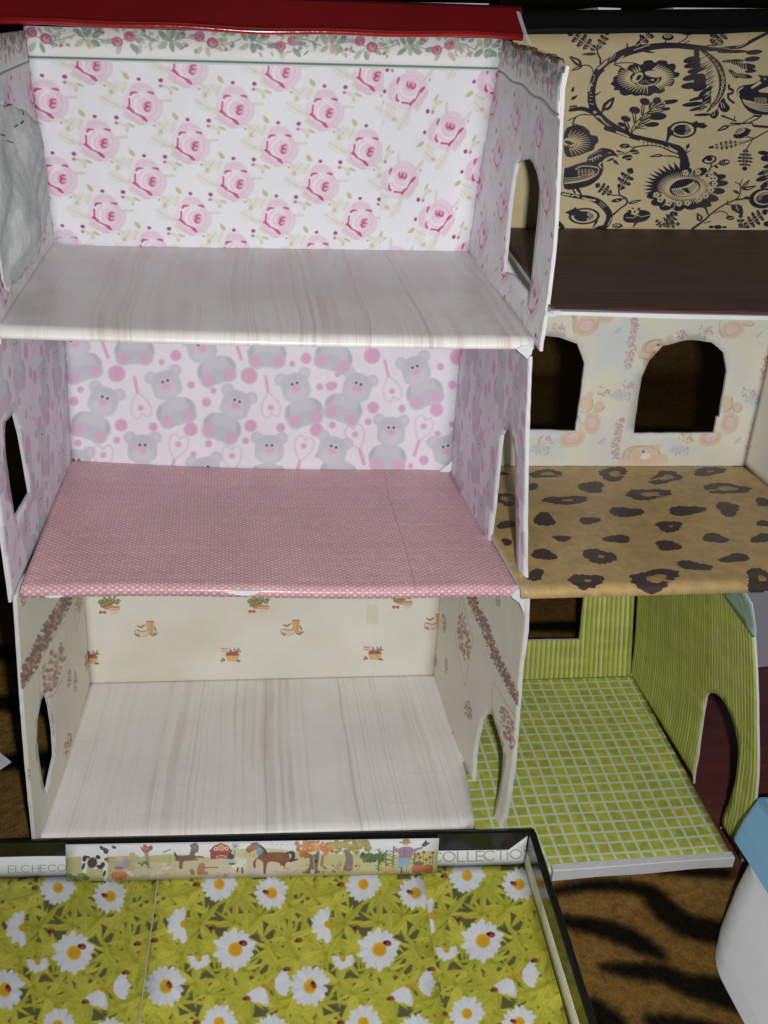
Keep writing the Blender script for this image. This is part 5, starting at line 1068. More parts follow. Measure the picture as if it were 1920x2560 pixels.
# ---------- tiger-stripe blanket
BL0, BT0, BLW, BTH = -.45, 0.0, 1.95, 2.2
tg_rect = (BL0, BT0, BLW, BTH)
cvX = Cv(*tg_rect, 1000, (.535, .42, .22)); h, w_ = cvX.a.shape[:2]
nz = vnoise(h, w_, 14, 12, 4, 4)[..., None]; cvX.a[:] = cvX.a * (.8 + .35 * nz); cvX.a[..., 2] *= (.8 + .4 * vnoise(h, w_, 20, 20, 8, 3))
cvX.a[..., 1] *= (.93 + .12 * vnoise(h, w_, 9, 9, 18, 3))
TK = (.055, .05, .04)
def stripe(c, pts, wd, seed, soft=2.2):
    q = np.random.default_rng(seed); p = cr(pts, 10, False); n = len(p); p = p + (q.random(p.shape) - .5) * np.mean(wd) * .10
    wd = np.array(wd) * .86; c.line(p, wd * 1.35, (.24, .18, .08), .30, 0, None, soft * 3); c.line(p, wd, TK, .88, 0, None, soft * 1.5)
def T_blanket(px):           # photo pixels on the flat of the blanket -> blanket coordinates
    px = np.asarray(px, float); d = np.stack([px[:, 0] - 960, px[:, 1] - 1280, np.full(len(px), CAM_F)], -1) @ CAM_R.T
    k = (-.0135 - CAM_C[2]) / d[:, 2]; q = CAM_C + d * k[:, None]; return np.stack([q[:, 0], q[:, 1] + .62], -1)
z8 = lambda *p: T_blanket([(960 + x / 1.728, 1960 + y / 1.728) for x, y in p])
stripe(cvX, z8((640, 490), (740, 465), (830, 445), (950, 435), (1080, 445), (1150, 470), (1210, 535), (1290, 600), (1420, 635), (1520, 650)), np.array([.004, .007, .010, .012, .013, .018, .023, .024, .024, .02]) * 1.0, 1)
stripe(cvX, z8((700, 560), (780, 590), (900, 610), (1010, 640), (1110, 690), (1205, 742)), [.008, .012, .016, .019, .018, .006], 2)
stripe(cvX, z8((955, 785), (1060, 805), (1200, 820), (1330, 870), (1440, 890), (1560, 930), (1640, 960)), [.006, .013, .017, .020, .024, .026, .024], 3)
stripe(cvX, z8((840, 980), (900, 1010), (960, 1060)), [.02, .03, .03], 4); stripe(cvX, z8((1150, 1030), (1350, 1060), (1500, 1100)), [.01, .02, .02], 5)
stripe(cvX, z8((1180, 372), (1330, 378), (1470, 384)), [.004, .010, .012], 6)  # not a stripe: shade painted under the green room's folded floor edge
r = np.random.default_rng(77)
for i in range(80):          # the rest of the blanket: broad roughly crosswise stripes
    y = .02 + 2.1 * (i // 3) / 27 + .02 * r.random(); x = (-.43, .25, .85)[i % 3] + .12 * r.random(); L = .45 + .25 * r.random(); am = .02 * (r.random() - .5)
    if .25 < y < .47 and x + L > .3 and x < .55:
        if x > .2: continue
        L = min(L, .26 - x)
    if L < .1: continue
    if y > 1.05: continue
    n = 7; stripe(cvX, [(x + L * k / n, y + am * k + .018 * math.sin(k * 1.1 + i) ) for k in range(n + 1)], np.array([.006, .02, .026, .02, .03, .026, .018, .005]) * (.7 + .5 * r.random()) * (1 + 1.0 * (y > .95)), i, 3 + 9 * (y > .95))
cvX.grain(.05, 3)

# ================================================================== materials
M_card = plain('white_card_edge', (.62, .63, .65), .6, .3, .05, 60, .2)
M_back = plain('grey_card_back', (.30, .28, .25), .8, .2, .1, 20, .3)
M_brown = plain('torn_brown_card', (.20, .14, .09), .85, .2, .35, 160, .6)
M_rose, M_roseside = paper('rose_paper', cvR, .5), paper('rose_paper_side', cvRS, .5)
M_bord = paper('rose_border', cvB, .5)
M_bear, M_bearside = paper('bear_paper', cvG, .5), paper('bear_paper_side', cvGS, .5)
M_weave = paper('weave_paper', cvW, .42, .25, .22, .5, 45)
M_lime3, M_lime1 = paper('limed_wood_paper_upper', cvL3, .4, .35, .16, .5, 40), paper('limed_wood_paper_lower', cvL1, .45, .15, .3)
M_kit, M_kitr, M_kitl = paper('kitchen_paper', cvK, .55), paper('kitchen_paper_right', cvKR, .5, .15, .25), paper('kitchen_paper_left', cvKL, .5, .15, .25)
M_dam = paper('branch_and_bird_paper', cvD, .6)
M_picnic = paper('picnic_bear_paper', cvP, .55)
M_leo = paper('leopard_paper', cvS, .5, .2, .25, .4)
M_check = paper('green_check_paper', cvC, .5, .15, .25)
M_strip, M_strips = paper('green_stripe_paper', cvT, .55), paper('green_stripe_paper_side', cvTS, .55, 0, .2, .5)
M_bluec = paper('blue_corner_paper', cvBC, .4, .3)
M_dz1, M_dz2, M_dz3 = paper('daisy_paper_left', cvZ1, .42, .2, .3), paper('daisy_paper_middle', cvZ2, .42, .2, .3), paper('daisy_paper_right', cvZ3, .42, .2, .3)
M_farm, M_label, M_lin = paper('farm_strip', cvF, .5), paper('label_print', cvE, .5), paper('lining_paper', cvI, .4, .2)
M_red = plain('red_lid_card', (.135, .0016, .002), .5, .3, .14, 30, .15, 300, .1)
M_redlip = plain('red_rim_tape_lit', (.34, .010, .010), .2, .5, .12, 90, .5, 160, .5)  # lighter red paints in the flash light caught by the roof's lower bevel
M_black = plain('black_card', (.0035, .0035, .004), .6, .2, .1, 30, .2, 300, 0)
M_gloss = plain('black_gloss_card', (.006, .007, .006), .2, .5, .1, 30, .12, 120, .3)
M_pale = plain('lilac_card', (.46, .45, .53), .7, .2, .06, 9, .3, 30)
M_paper = plain('white_paper', (.74, .76, .80), .6, .3, .04, 20, .2, 60)
M_tubw = plain('white_plastic', (.66, .68, .70), .38, .5, .03, 8, .05, 200)
M_tubb = plain('light_blue_plastic', (.20, .40, .58), .32, .5, .05, 14, .08, 150, .2)
M_bag = plain('milky_plastic_bag', (.62, .64, .62), .3, .5, .08, 30, .6, 40)
M_wall = plain('olive_wall', (.05, .045, .015), .9, .2, .3, 3, 0)
M_post = plain('dark_red_wood', (.06, .012, .008), .6, .3, .3, 12, .2, 60)
M_thread = plain('dark_thread', (.05, .04, .07), .8, .2, .1, 30, 0)

def wood(name, c0, c1, axis_scale, rough=.45):
    m, nt, b = newmat(name); tc = nt.nodes.new('ShaderNodeTexCoord'); mp = nt.nodes.new('ShaderNodeMapping'); mp.inputs['Scale'].default_value = axis_scale
    n = nt.nodes.new('ShaderNodeTexNoise'); n.inputs['Scale'].default_value = 1; n.inputs['Detail'].default_value = 8; n.inputs['Roughness'].default_value = .65
    r = nt.nodes.new('ShaderNodeValToRGB'); r.color_ramp.elements[0].position = .34; r.color_ramp.elements[1].position = .68; r.color_ramp.elements[0].color = c0 + (1,); r.color_ramp.elements[1].color = c1 + (1,)
    n2 = nt.nodes.new('ShaderNodeTexNoise'); n2.inputs['Scale'].default_value = .14; n2.inputs['Detail'].default_value = 2
    mx = nt.nodes.new('ShaderNodeMix'); mx.data_type = 'RGBA'; mx.blend_type = 'MULTIPLY'; mx.inputs[0].default_value = .55
    nt.links.new(tc.outputs['Object'], mp.inputs[0]); nt.links.new(mp.outputs[0], n.inputs['Vector']); nt.links.new(mp.outputs[0], n2.inputs['Vector'])
    nt.links.new(n.outputs['Fac'], r.inputs[0]); nt.links.new(r.outputs[0], mx.inputs[6]); nt.links.new(n2.outputs['Fac'], mx.inputs[7]); nt.links.new(mx.outputs[2], b.inputs['Base Color'])
    b.inputs['Roughness'].default_value = rough; b.inputs['Specular IOR Level'].default_value = .35
    bp = nt.nodes.new('ShaderNodeBump'); bp.inputs['Strength'].default_value = .15; bp.inputs['Distance'].default_value = .0004; nt.links.new(n.outputs['Fac'], bp.inputs['Height']); nt.links.new(bp.outputs[0], b.inputs['Normal'])
    return m
M_dark = wood('dark_wood_paper', (.034, .016, .014), (.21, .105, .088), (22, 900, 40), .55)
M_mahog = wood('mahogany', (.15, .044, .038), (.20, .062, .052), (26, 480, 60), .35)

m, nt, b = newmat('tiger_plush')
t = nt.nodes.new('ShaderNodeTexImage'); t.image = cvX.image('tiger_plush')
tc = nt.nodes.new('ShaderNodeTexCoord'); mp = nt.nodes.new('ShaderNodeMapping'); mp.inputs['Scale'].default_value = (1500, 420, 600); mp.inputs['Rotation'].default_value = (0, 0, -.7)
n = nt.nodes.new('ShaderNodeTexNoise'); n.inputs['Scale'].default_value = 1; n.inputs['Detail'].default_value = 4
n2 = nt.nodes.new('ShaderNodeTexNoise'); n2.inputs['Scale'].default_value = 160; n2.inputs['Detail'].default_value = 4
ad = nt.nodes.new('ShaderNodeMath'); ad.operation = 'ADD'
mr = nt.nodes.new('ShaderNodeMapRange'); mr.inputs[1].default_value = .65; mr.inputs[2].default_value = 1.35; mr.inputs[3].default_value = .52; mr.inputs[4].default_value = 1.38
mx = nt.nodes.new('ShaderNodeMix'); mx.data_type = 'RGBA'; mx.blend_type = 'MULTIPLY'; mx.inputs[0].default_value = 1
bp = nt.nodes.new('ShaderNodeBump'); bp.inputs['Strength'].default_value = .9; bp.inputs['Distance'].default_value = .0016
for a_, c_ in [(tc.outputs['Object'], mp.inputs[0]), (mp.outputs[0], n.inputs['Vector']), (tc.outputs['Object'], n2.inputs['Vector']), (n.outputs['Fac'], ad.inputs[0]), (n2.outputs['Fac'], ad.inputs[1]), (ad.outputs[0], mr.inputs[0]), (t.outputs[0], mx.inputs[6]), (mr.outputs[0], mx.inputs[7]), (mx.outputs[2], b.inputs['Base Color']), (ad.outputs[0], bp.inputs['Height']), (bp.outputs[0], b.inputs['Normal'])]: nt.links.new(a_, c_)
b.inputs['Roughness'].default_value = .9; b.inputs['Specular IOR Level'].default_value = .03; b.inputs['Sheen Weight'].default_value = 0.0
M_tiger = m

m, nt, b = newmat('clear_tape'); b.inputs['Base Color'].default_value = (.85, .87, .9, 1); b.inputs['Roughness'].default_value = .12; b.inputs['Alpha'].default_value = .22; b.inputs['Specular IOR Level'].default_value = .6
add_bump(nt, b, 220, .5, 3, .0008); M_tape = m
m, nt, b = newmat('tulle'); b.inputs['Base Color'].default_value = (.70, .76, .76, 1); b.inputs['Roughness'].default_value = .7; b.inputs['Sheen Weight'].default_value = .5
tc = nt.nodes.new('ShaderNodeTexCoord'); vo = nt.nodes.new('ShaderNodeTexVoronoi'); vo.inputs['Scale'].default_value = 420; vo.feature = 'DISTANCE_TO_EDGE'
mr = nt.nodes.new('ShaderNodeMapRange'); mr.inputs[1].default_value = .02; mr.inputs[2].default_value = .22; mr.inputs[3].default_value = .85; mr.inputs[4].default_value = .62
nt.nodes.remove(vo); nt.nodes.remove(mr); b.inputs['Alpha'].default_value = .62; b.inputs['Sheen Weight'].default_value = 0
n = nt.nodes.new('ShaderNodeTexNoise'); n.inputs['Scale'].default_value = 42; n.inputs['Detail'].default_value = 7; n.inputs['Distortion'].default_value = 1.2
r = nt.nodes.new('ShaderNodeValToRGB'); r.color_ramp.elements[0].position = .36; r.color_ramp.elements[1].position = .66; r.color_ramp.elements[0].color = (.62, .68, .69, 1); r.color_ramp.elements[1].color = (.84, .88, .88, 1)
n3 = nt.nodes.new('ShaderNodeTexNoise'); n3.inputs['Scale'].default_value = 900; n3.inputs['Detail'].default_value = 2
mx = nt.nodes.new('ShaderNodeMix'); mx.data_type = 'RGBA'; mx.blend_type = 'OVERLAY'; mx.inputs[0].default_value = .9
for a_, c_ in [(tc.outputs['Object'], n.inputs['Vector']), (tc.outputs['Object'], n3.inputs['Vector']), (n.outputs['Fac'], r.inputs[0]), (r.outputs[0], mx.inputs[6]), (n3.outputs['Fac'], mx.inputs[7]), (mx.outputs[2], b.inputs['Base Color'])]: nt.links.new(a_, c_)
add_bump(nt, b, 260, .35, 6, .0015); M_tulle = m

def at_px(px, py, y=None, z=None, x=None):
    d = CAM_R @ np.array([px - 960, py - 1280, CAM_F]); k = (y - CAM_C[1]) / d[1] if y is not None else (z - CAM_C[2]) / d[2] if z is not None else (x - CAM_C[0]) / d[0]
    return CAM_C + d * k

# ================================================================== setting
def wall_plane(name, pts, mat, label=None):
    bm = bmesh.new(); bm.faces.new([bm.verts.new(p) for p in pts]); return solid(name, bm, mat, None, label)
tag(solid('room_wall', bm_hull_box((.5, 1.96, .35), (5, .1, 1.9), 0, 0), M_wall), kind='structure')
tag(solid('wooden_post', bm_hull_box((.71, 1.62, .30), (.030, .06, 1.8), 0, .004), M_post), 'dark red wooden post against the dim olive wall behind the houses', 'post')
table = tag(solid('table', bm_hull_box((.55, .35, -.0385), (2.8, 2.3, .036), 0, .003), M_mahog), 'mahogany brown table top showing through the arched door of the green room', 'table')

def P_blanket(s, t):
    s = np.asarray(s, float); t = np.asarray(t, float); y = t - .62; R = .06; y0 = .98
    e = np.clip(y - y0, 0, R * math.pi / 2); a = e / R; up = np.maximum(y - y0 - R * math.pi / 2, 0)
    Y = np.minimum(y, y0) + R * np.sin(a); Z = -.0140 + R * (1 - np.cos(a)) + up
    k = np.clip((np.abs(s - .16) - .36) * 6, 0, 1) + np.clip((-y - .26) * 9, 0, 1) * (s > .34) + np.clip(y * 4, 0, 1)
    Z = Z + np.clip(k, 0, 1) * (.0014 * np.sin(s * 37 + 1) * np.sin(y * 29) + .0011 * np.sin(s * 71 - y * 57)) * (up < .02)
    Y = Y - np.clip(up * 8, 0, 1) * (.008 * np.sin(s * 14 + 1) + .004 * np.sin(s * 31))
    return np.stack([s, Y, Z], -1)
edge = [(.4785 + .002 * math.sin(k * 1.3), .02 + .66 * k / 14) for k in range(15)]
blanket = sheet('blanket', P_blanket, [(-.44, .02)] + edge + [(1.48, .69), (1.48, 2.15), (-.44, 2.15)], (), .0025, (M_tiger, M_tiger, M_tiger), tg_rect, .016)
tag(blanket, 'brown plush blanket with black tiger stripes under and behind the card houses', 'blanket')

# ================================================================== front dollhouse
A_ = thing('dollhouse', (.15, -.1, 0), 'three-storey white card dollhouse in front, rose bedroom on top under a red roof', 'dollhouse', None)
PM = lambda m: (m, M_back, M_card)
# cut-outs traced on the walls
hA1L = trace(P_A1left, .2, .2, [(114, 1731), (123, 1765), (132, 1819), (136, 1888), (125, 1935), (115, 1986), (106, 1950), (97, 1890), (93, 1849), (94, 1803), (103, 1749)])
dA1R = trace(P_A1right, .2, .2, [(1184, 1988), (1185, 1937), (1187, 1893), (1191, 1859), (1198, 1830), (1205, 1805), (1212, 1790), (1221, 1781), (1232, 1789), (1241, 1818), (1252, 1852), (1257, 1881), (1256, 1922), (1251, 1957), (1241, 1998), (1234, 2033), (1231, 2072)])
hA2L = trace(P_A2left, .2, .17, [(35, 1031), (49, 1083), (62, 1155), (75, 1231), (38, 1295), (26, 1222), (15, 1140), (12, 1090), (14, 1055)])
dA2R = trace(P_A2right, .2, .17, [(820 + x / 3.19, 860 + y / 3.19) for x, y in [(1285, 1565), (1300, 1500), (1322, 1340), (1345, 1100), (1370, 850), (1384, 730), (1402, 690), (1440, 680), (1470, 760), (1488, 880), (1492, 1100), (1497, 1300), (1500, 1600), (1497, 1900)]])
hA3R = trace(P_A3right, .2, .145, [(960 + x / 1.728, y / 1.728) for x, y in [(600, 688), (625, 685), (645, 705), (660, 745), (671, 800), (672, 850), (661, 950), (650, 1050), (636, 1200), (625, 1282), (600, 1240), (565, 1192), (520, 1170), (525, 1100), (535, 1000), (550, 850), (560, 780), (575, 705)]])
def notch_outline(W, H, d, e=.0006):
    """side wall outline (s from back, t up) with a doorway open to the floor"""
    d = list(map(tuple, d)); a, z = d[0], d[-1]
    b = -.006
    return [(0, b), (a[0], b)] + d + [(z[0], b), (W, b), (W, H), (0, H)]

b1 = sheet('back_wall', P_A1back, box_out(WA, .1955, 0, -.006), (), .0022, PM(M_kit), kit_rect, .01, A_, False, 'cream kitchen-print back wall of the bottom room')
b2 = sheet('back_wall', P_A2back, box_out(WA, .1645, 0, -.004), (), .0022, PM(M_bear), bear_rect, .01, A_, False, 'grey-bear-print back wall of the middle room')
b3 = sheet('back_wall', P_A3back, box_out(WA, .142, 0, -.004), (), .0022, PM(M_rose), rose_rect, .01, A_, False, 'pink rose-print back wall of the top room')
HB = .0205
P_bord = lambda s, t: P_A3back(s, np.asarray(t) + .142 - HB + (np.asarray(s) / WA) * .0012)
sheet('wallpaper_border', P_bord, box_out(WA - .0008, HB - .0002, .0006, 0), (), .0004, PM(M_bord), bord_rect, .01, b3, False, None, .0006)
w1l = sheet('side_wall', P_A1left, [(0, 0), (.2, 0), (.2, .1), (.1998, .199), (0, .199)], [hA1L], .0016, PM(M_kitl), kside_rect, .006, A_, True, 'kitchen-print left wall with narrow cut-out window, bottom room', 0, .0007)
w1r = sheet('side_wall', P_A1right, notch_outline(.2, .199, dA1R), (), .0020, (M_kitr, M_card, M_card), kside_rect, .006, A_, False, 'kitchen-print right wall with fruit garland and arched doorway, bottom room', 0, .0009)
w2l = sheet('side_wall', P_A2left, box_out(.203, .17), [hA2L], .0016, PM(M_bearside), bside_rect, .006, A_, True, 'grey-bear-print left wall with pointed window, middle room', 0, .0003)
w2r = sheet('side_wall', P_A2right, notch_outline(.2, .17, dA2R), (), .0018, (M_bearside, M_card, M_card), bside_rect, .006, A_, False, 'grey-bear-print right wall with tall arched doorway, middle room', 0, .0009)
w3l = sheet('side_wall', P_A3left, box_out(.2, .142), (), .0024, PM(M_roseside), side_rect, .007, A_, True, 'rose-print left wall, top room')
top = [(0, .1445)] + [(.01 + .0105 * k, .1445 + .0012 * math.sin(k * 2.1) * (k > 3)) for k in range(18)] + [(.2, .144)]
w3r = sheet('side_wall', P_A3right, [(0, 0), (.2, 0)] + top[::-1], [hA3R], .0017, (M_roseside, M_card, M_card), side_rect, .005, A_, False, 'rose-print right wall with large arched doorway, top room', 0, .0009)
sheet('torn_edge', P_A3right, [(.03 + .01 * k, .1452 + .0006 * math.sin(k)) for k in range(16)] + [(.18 - .01 * k, .1432 + .0006 * math.sin(k * 2.3)) for k in range(16)], (), .0032, (M_brown, M_brown, M_brown), None, .004, w3r, False, None, .0004, .0016)
P_sb = lambda sd, H: (lambda s, t: sd(s, np.asarray(t) + H - .021 - np.asarray(s) * .02))
sheet('wallpaper_border', P_sb(P_A3right, .1445), box_out(.199, .021), (), .0004, PM(M_bord), (-.005, 0, .34, .026), .008, w3r, False, None, .0005)
sheet('wallpaper_border', P_sb(P_A3left, .1425), box_out(.199, .021), (), .0004, PM(M_bord), (-.005, 0, .34, .026), .008, w3l, True, None, .0005)
f1 = sheet('floor', P_A1floor, [(0, 0), (.3175, 0), (.3170, .114), (.3105, .127), (.309, .155), (.303, .2015), (0, .2015)], (), .002, (M_lime1, M_card, M_card), fl_rect, .008, A_, True, 'limed-wood-print floor of the bottom room')
f2 = sheet('floor', P_A2floor, [(0, 0), (.3050, 0), (.3052, .125), (.3085, .137), (.309, .165), (.3078, .195), (.305, .209), (0, .209)], (), .002, (M_weave, M_card, M_card), weave_rect, .005, A_, True, 'pink woven-print floor of the middle room')
f3 = sheet('floor', P_A3floor, box_out(.302, .2105), (), .0026, (M_lime3, M_card, M_card), fl_rect, .005, A_, True, 'glossy limed-wood-print floor of the top room')
# white paper showing at the seams and clear tape at the corners
def scrap(name, pts, th=.0006, mat=M_paper, parent=A_, lift=(0, 0, 0)):
    bm = bmesh.new(); a = [bm.verts.new(Vector(p) + Vector(lift)) for p in pts]; f = bm.faces.new(a); f.normal_update(); nrm = f.normal * th
    c = [bm.verts.new(v.co - nrm) for v in a]; bm.faces.new(c[::-1]); k = len(a)
    for i in range(k): bm.faces.new((a[i], c[i], c[(i + 1) % k], a[(i + 1) % k]))
    bmesh.ops.recalc_face_normals(bm, faces=bm.faces); return solid(name, bm, mat, parent)
scrap('paper_tab', [at_px(x, y, y=-.204) for x, y in [(556, 1478), (600, 1476), (655, 1477), (640, 1484), (620, 1489), (590, 1486)]], .0005, M_paper, f2)
scrap('paper_tab', [at_px(x, y, y=-.204) for x, y in [(110, 1489), (160, 1487), (150, 1493), (125, 1494)]], .0005, M_paper, f2)
scrap('tape_piece', [at_px(x, y, y=-.2075) for x, y in [(1276, 1466), (1292, 1462), (1314, 1470), (1316, 1500), (1311, 1540), (1300, 1508), (1284, 1488)]], .0003, M_tape, f2)
scrap('paper_tab', [at_px(x, y, y=-.2055) for x, y in [(1287, 1478), (1300, 1470), (1312, 1500), (1310, 1532), (1298, 1506), (1280, 1492)]], .0005, M_paper, f2)
scrap('paper_tab', [at_px(x, y, y=-.2085) for x, y in [(1290, 873), (1303, 864), (1322, 862), (1332, 868), (1329, 884), (1317, 896), (1306, 886)]], .0004, M_card, f3)
scrap('paper_tab', [at_px(x, y, y=-.003) for x, y in [(1108, 1170), (1122, 1160), (1133, 1148), (1132, 1166), (1124, 1180), (1098, 1180)]], .0005, M_paper, b2)
scrap('tape_piece', [at_px(x, y, y=-.004) for x, y in [(128, 590), (150, 578), (185, 588), (200, 612), (170, 622), (136, 616)]], .0004, M_tape, b3)
scrap('paper_tab', [at_px(x, y, x=.3065) for x, y in [(1150, 1922), (1156, 1928), (1180, 1985), (1184, 1996), (1170, 1980), (1158, 1950)]], .0006, M_black, w1r)

# red roof lid leaning back from the top of the back wall
def roof(name, P0, P1, rise, depth, lean, mat, parent, label=None):
    P0, P1 = np.array(P0), np.array(P1); n = 18; rings = []
    prof = [(0, 0), (-.0022, .0012), (-.0024, .003), (-.0012, .0048), (lean, rise), (lean + .004, rise + .0016), (depth, rise), (depth, 0)]
    for i in range(n + 1):
        u = i / n; p = P0 * (1 - u) + P1 * u; wv = .0006 * math.sin(u * 9) + .0005 * math.sin(u * 23)
        rings.append([(p[0], p[1] + a, p[2] + b + (wv if b < .006 else 0)) for a, b in prof])
    bm = bm_loft(rings); return solid(name, bm, mat, parent, label)
rf = roof('roof', (-.022, -.0125, .5088), (.3225, -.0125, .5183), .0192, .10, .006, M_red, A_)
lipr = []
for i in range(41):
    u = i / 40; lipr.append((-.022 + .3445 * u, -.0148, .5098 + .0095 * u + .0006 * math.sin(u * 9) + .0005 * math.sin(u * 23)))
solid('lit_rim_tape', bm_tube(lipr, .0017, 8), M_redlip, rf, None, True)  # rim coloured lighter than the roof, as if its bevel faced the light
scrap('tape_piece', [at_px(x, y, y=-.016) for x, y in [(1290, 28), (1300, 30), (1322, 96), (1330, 112), (1316, 108)]], .0003, M_tape, rf)

# folded tulle on the left wall of the top room
tl = [(.1779, .469), (.1591, .4683), (.137, .4668), (.1195, .4621), (.093, .453), (.0730, .4429), (.0620, .4290), (.0580, .4132), (.0650, .4000), (.090, .3885), (.118, .3845), (.1473, .3820), (.180, .3800), (.200, .3830), (.207, .42), (.197, .455)]
tl = cr(tl, 3)
def P_tulle(s, t):
    s = np.asarray(s, float); t = np.asarray(t, float)
    rim = np.clip(1 - (((s - .135) / .075) ** 2 + ((t - .424) / .043) ** 2), 0, 1)
    wr = .0030 * np.sin(s * 60 + t * 45) + .0026 * np.sin(t * 80 - s * 50 + 2) + .0008 * np.sin(s * 150 + t * 190 + 2 * np.sin(t * 70)) + .0005 * np.sin(t * 330 + s * 210 + 2 * np.sin(s * 60)) + .0003 * np.sin(s * 520 - t * 300)
    return np.stack([.0110 + .004 * np.sqrt(rim) + .8 * wr * (.25 + .75 * np.sqrt(rim)), -s + .0012 * np.sin(t * 130), t], -1)
tul = sheet('tulle_curtain', P_tulle, [tuple(q) for q in tl], (), .0008, (M_tulle,) * 3, None, .0026, None, True, None, 0, .0022)
tag(tul, 'gathered white tulle hanging on the left wall of the rose room', 'curtain')
for pts in ([(4, 338), (9, 337), (13, 340)], [(18, 352), (25, 354), (32, 357)], [(56, 274), (59, 282), (59, 288)], [(59, 302), (56, 307), (53, 309)], [(45, 312), (41, 315), (38, 318)], [(14, 266), (22, 263), (30, 261)]):
    solid('stitch', bm_tube([at_px(x, y, x=.0165) for x, y in pts], .00028), M_thread, tul)

# ================================================================== rear dollhouse
B_ = thing('dollhouse', (.43, -.1, 0), 'three-storey card dollhouse behind on the right, green room at the bottom and black roof', 'dollhouse', None)
e_ = lambda ox, oy, k, L: [(ox + x / k, oy + y / k) for x, y in L]
hB1 = trace(P_B1back, .178, .2, [(1290, 1602), (1449, 1600), (1460, 1490), (1462, 1440), (1290, 1440)])
hB2a = trace(P_B2back, .2565, .185, [(1296, 838), (1330, 838), (1351, 837.5), (1399, 843), (1442.5, 858.7), (1461.8, 908.9), (1451.2, 991.8), (1443.5, 1043.9), (1438.6, 1077.7), (1296, 1074)])
hB2b = trace(P_B2back, .2565, .185, [(1583.3, 1083.5), (1603.6, 943.6), (1622.9, 901.2), (1657.9, 864.5), (1683, 858.7), (1715.7, 850), (1733, 850), (1779.4, 856.8), (1809.3, 882.8), (1818, 928.2), (1798.7, 1042), (1791.9, 1042), (1785.2, 1082.5)])
dB1R = trace(P_B1right, .225, .21, e_(1620, 1420, 3.687, [(415, 1985), (440, 1800), (470, 1590), (495, 1400), (530, 1190), (555, 1150), (620, 1155), (660, 1185), (705, 1240), (760, 1350), (800, 1470), (825, 1600), (835, 1690), (825, 1800), (805, 1960), (770, 2080), (738, 2190), (720, 2212)]) + [(1801, 2072)])
q1 = sheet('back_wall', P_B1back, box_out(.178, .2, 0, -.005), [hB1], .0024, PM(M_strip), st_rect, .008, B_, False, 'green-striped back wall with square window, bottom room', 0, .0003)
q2 = sheet('back_wall', P_B2back, box_out(.2565, .185, 0, -.005), [hB2a, hB2b], .0024, PM(M_picnic), pb_rect, .008, B_, False, 'picnic-bear-print back wall with two cut-out windows, middle room', 0, .0006)
q3 = sheet('back_wall', P_B3back, box_out(.28, .142, 0, -.005), (), .0024, PM(M_dam), dam_rect, .01, B_, False, 'tan back wall printed with dark branches, birds and fruit, top room')
q4 = sheet('side_wall', P_B1right, [(0, 0)] + [(dB1R[0][0] - .001, 0)] + [tuple(q) for q in dB1R] + [(dB1R[-1][0] + .0006, 0), (.2255, 0), (.225, .1), (.2245, .19), (.2225, .203), (.218, .2085), (.205, .2098), (0, .21)], (), .0018, (M_strips, M_card, M_card), st_rect, .006, B_, False, 'green-striped right wall with arched doorway, bottom room', 0, .0003)
bc = trace(P_B1right, .225, .21, e_(1620, 1420, 3.687, [(655, 178), (720, 270), (800, 390), (900, 530), (972, 634), (1000, 640), (1003, 560), (985, 430), (972, 330), (920, 245), (870, 190)]))
sheet('corner_patch', P_B1right, [tuple(q) for q in bc], (), .0005, (M_bluec, M_card, M_card), (0, 0, .24, .23), .006, q4, False, None, .0009)
scrap('paper_tab', [at_px(x, y, y=-.020) for x, y in [(1576, 1690), (1588, 1657), (1590, 1668), (1582, 1688)]], .0005, M_paper, q1)
q5 = sheet('side_wall', P_B2right, box_out(.2155, .185), (), .0024, PM(M_picnic), pb_rect, .01, B_, False, 'picnic-bear-print right wall, middle room')
g1 = sheet('floor', P_B1floor, [(.002, 0), (.1765, 0), (.1755, .228), (.034, .228), (.034, .207), (-.010, .207), (-.010, .128), (.002, .118)], (), .003, (M_check, M_card, M_card), ck_rect, .006, B_, True, 'green checked floor of the bottom room')
g2 = sheet('floor', P_B2floor, box_out(.2535, .2215), (), .0024, (M_leo, M_card, M_card), lp_rect, .006, B_, True, 'leopard-print floor of the middle room')
g3 = sheet('floor', P_B3floor, box_out(.2835, .2195), (), .0030, (M_dark, M_card, M_card), None, .008, B_, True, 'dark wood-print floor of the top room')
# white folded front lips
def lip(name, p0, p1, h0, h1, out, parent, seed):
    r = np.random.default_rng(seed); rings = []
    for i in range(25):
        u = i / 24; p = np.array(p0) * (1 - u) + np.array(p1) * u; h = h0 + (h1 - h0) * u + .0005 * math.sin(u * 11 + seed) + .0002 * r.random(); o = out * (1 + .15 * math.sin(u * 7))
        rings.append([(p[0], p[1] + .004, p[2]), (p[0], p[1] - o * .7, p[2]), (p[0], p[1] - o, p[2] - h * .06), (p[0], p[1] - o * .9, p[2] - h * .94), (p[0], p[1] - o * .5, p[2] - h), (p[0], p[1] + .004, p[2] - h)])
    return solid(name, bm_loft(rings), M_card, parent)
lip('folded_edge', (.3400, -.2450, .0006), (.4735, -.2440, .0006), .0098, .0090, .002, g1, 2)
lip('folded_edge', (.3005, -.2170, .3796), (.601, -.2170, .3790), .0024, .0022, .0014, g3, 5)
rb = roof('roof', (.3245, -.006, .5215), (.602, -.006, .5395), .0135, .11, .004, M_black, B_)
scrap('tape_piece', [at_px(x, y, y=-.219) for x, y in [(1366, 779), (1400, 775), (1404, 786), (1380, 792), (1362, 790)]], .0003, M_tape, g3)

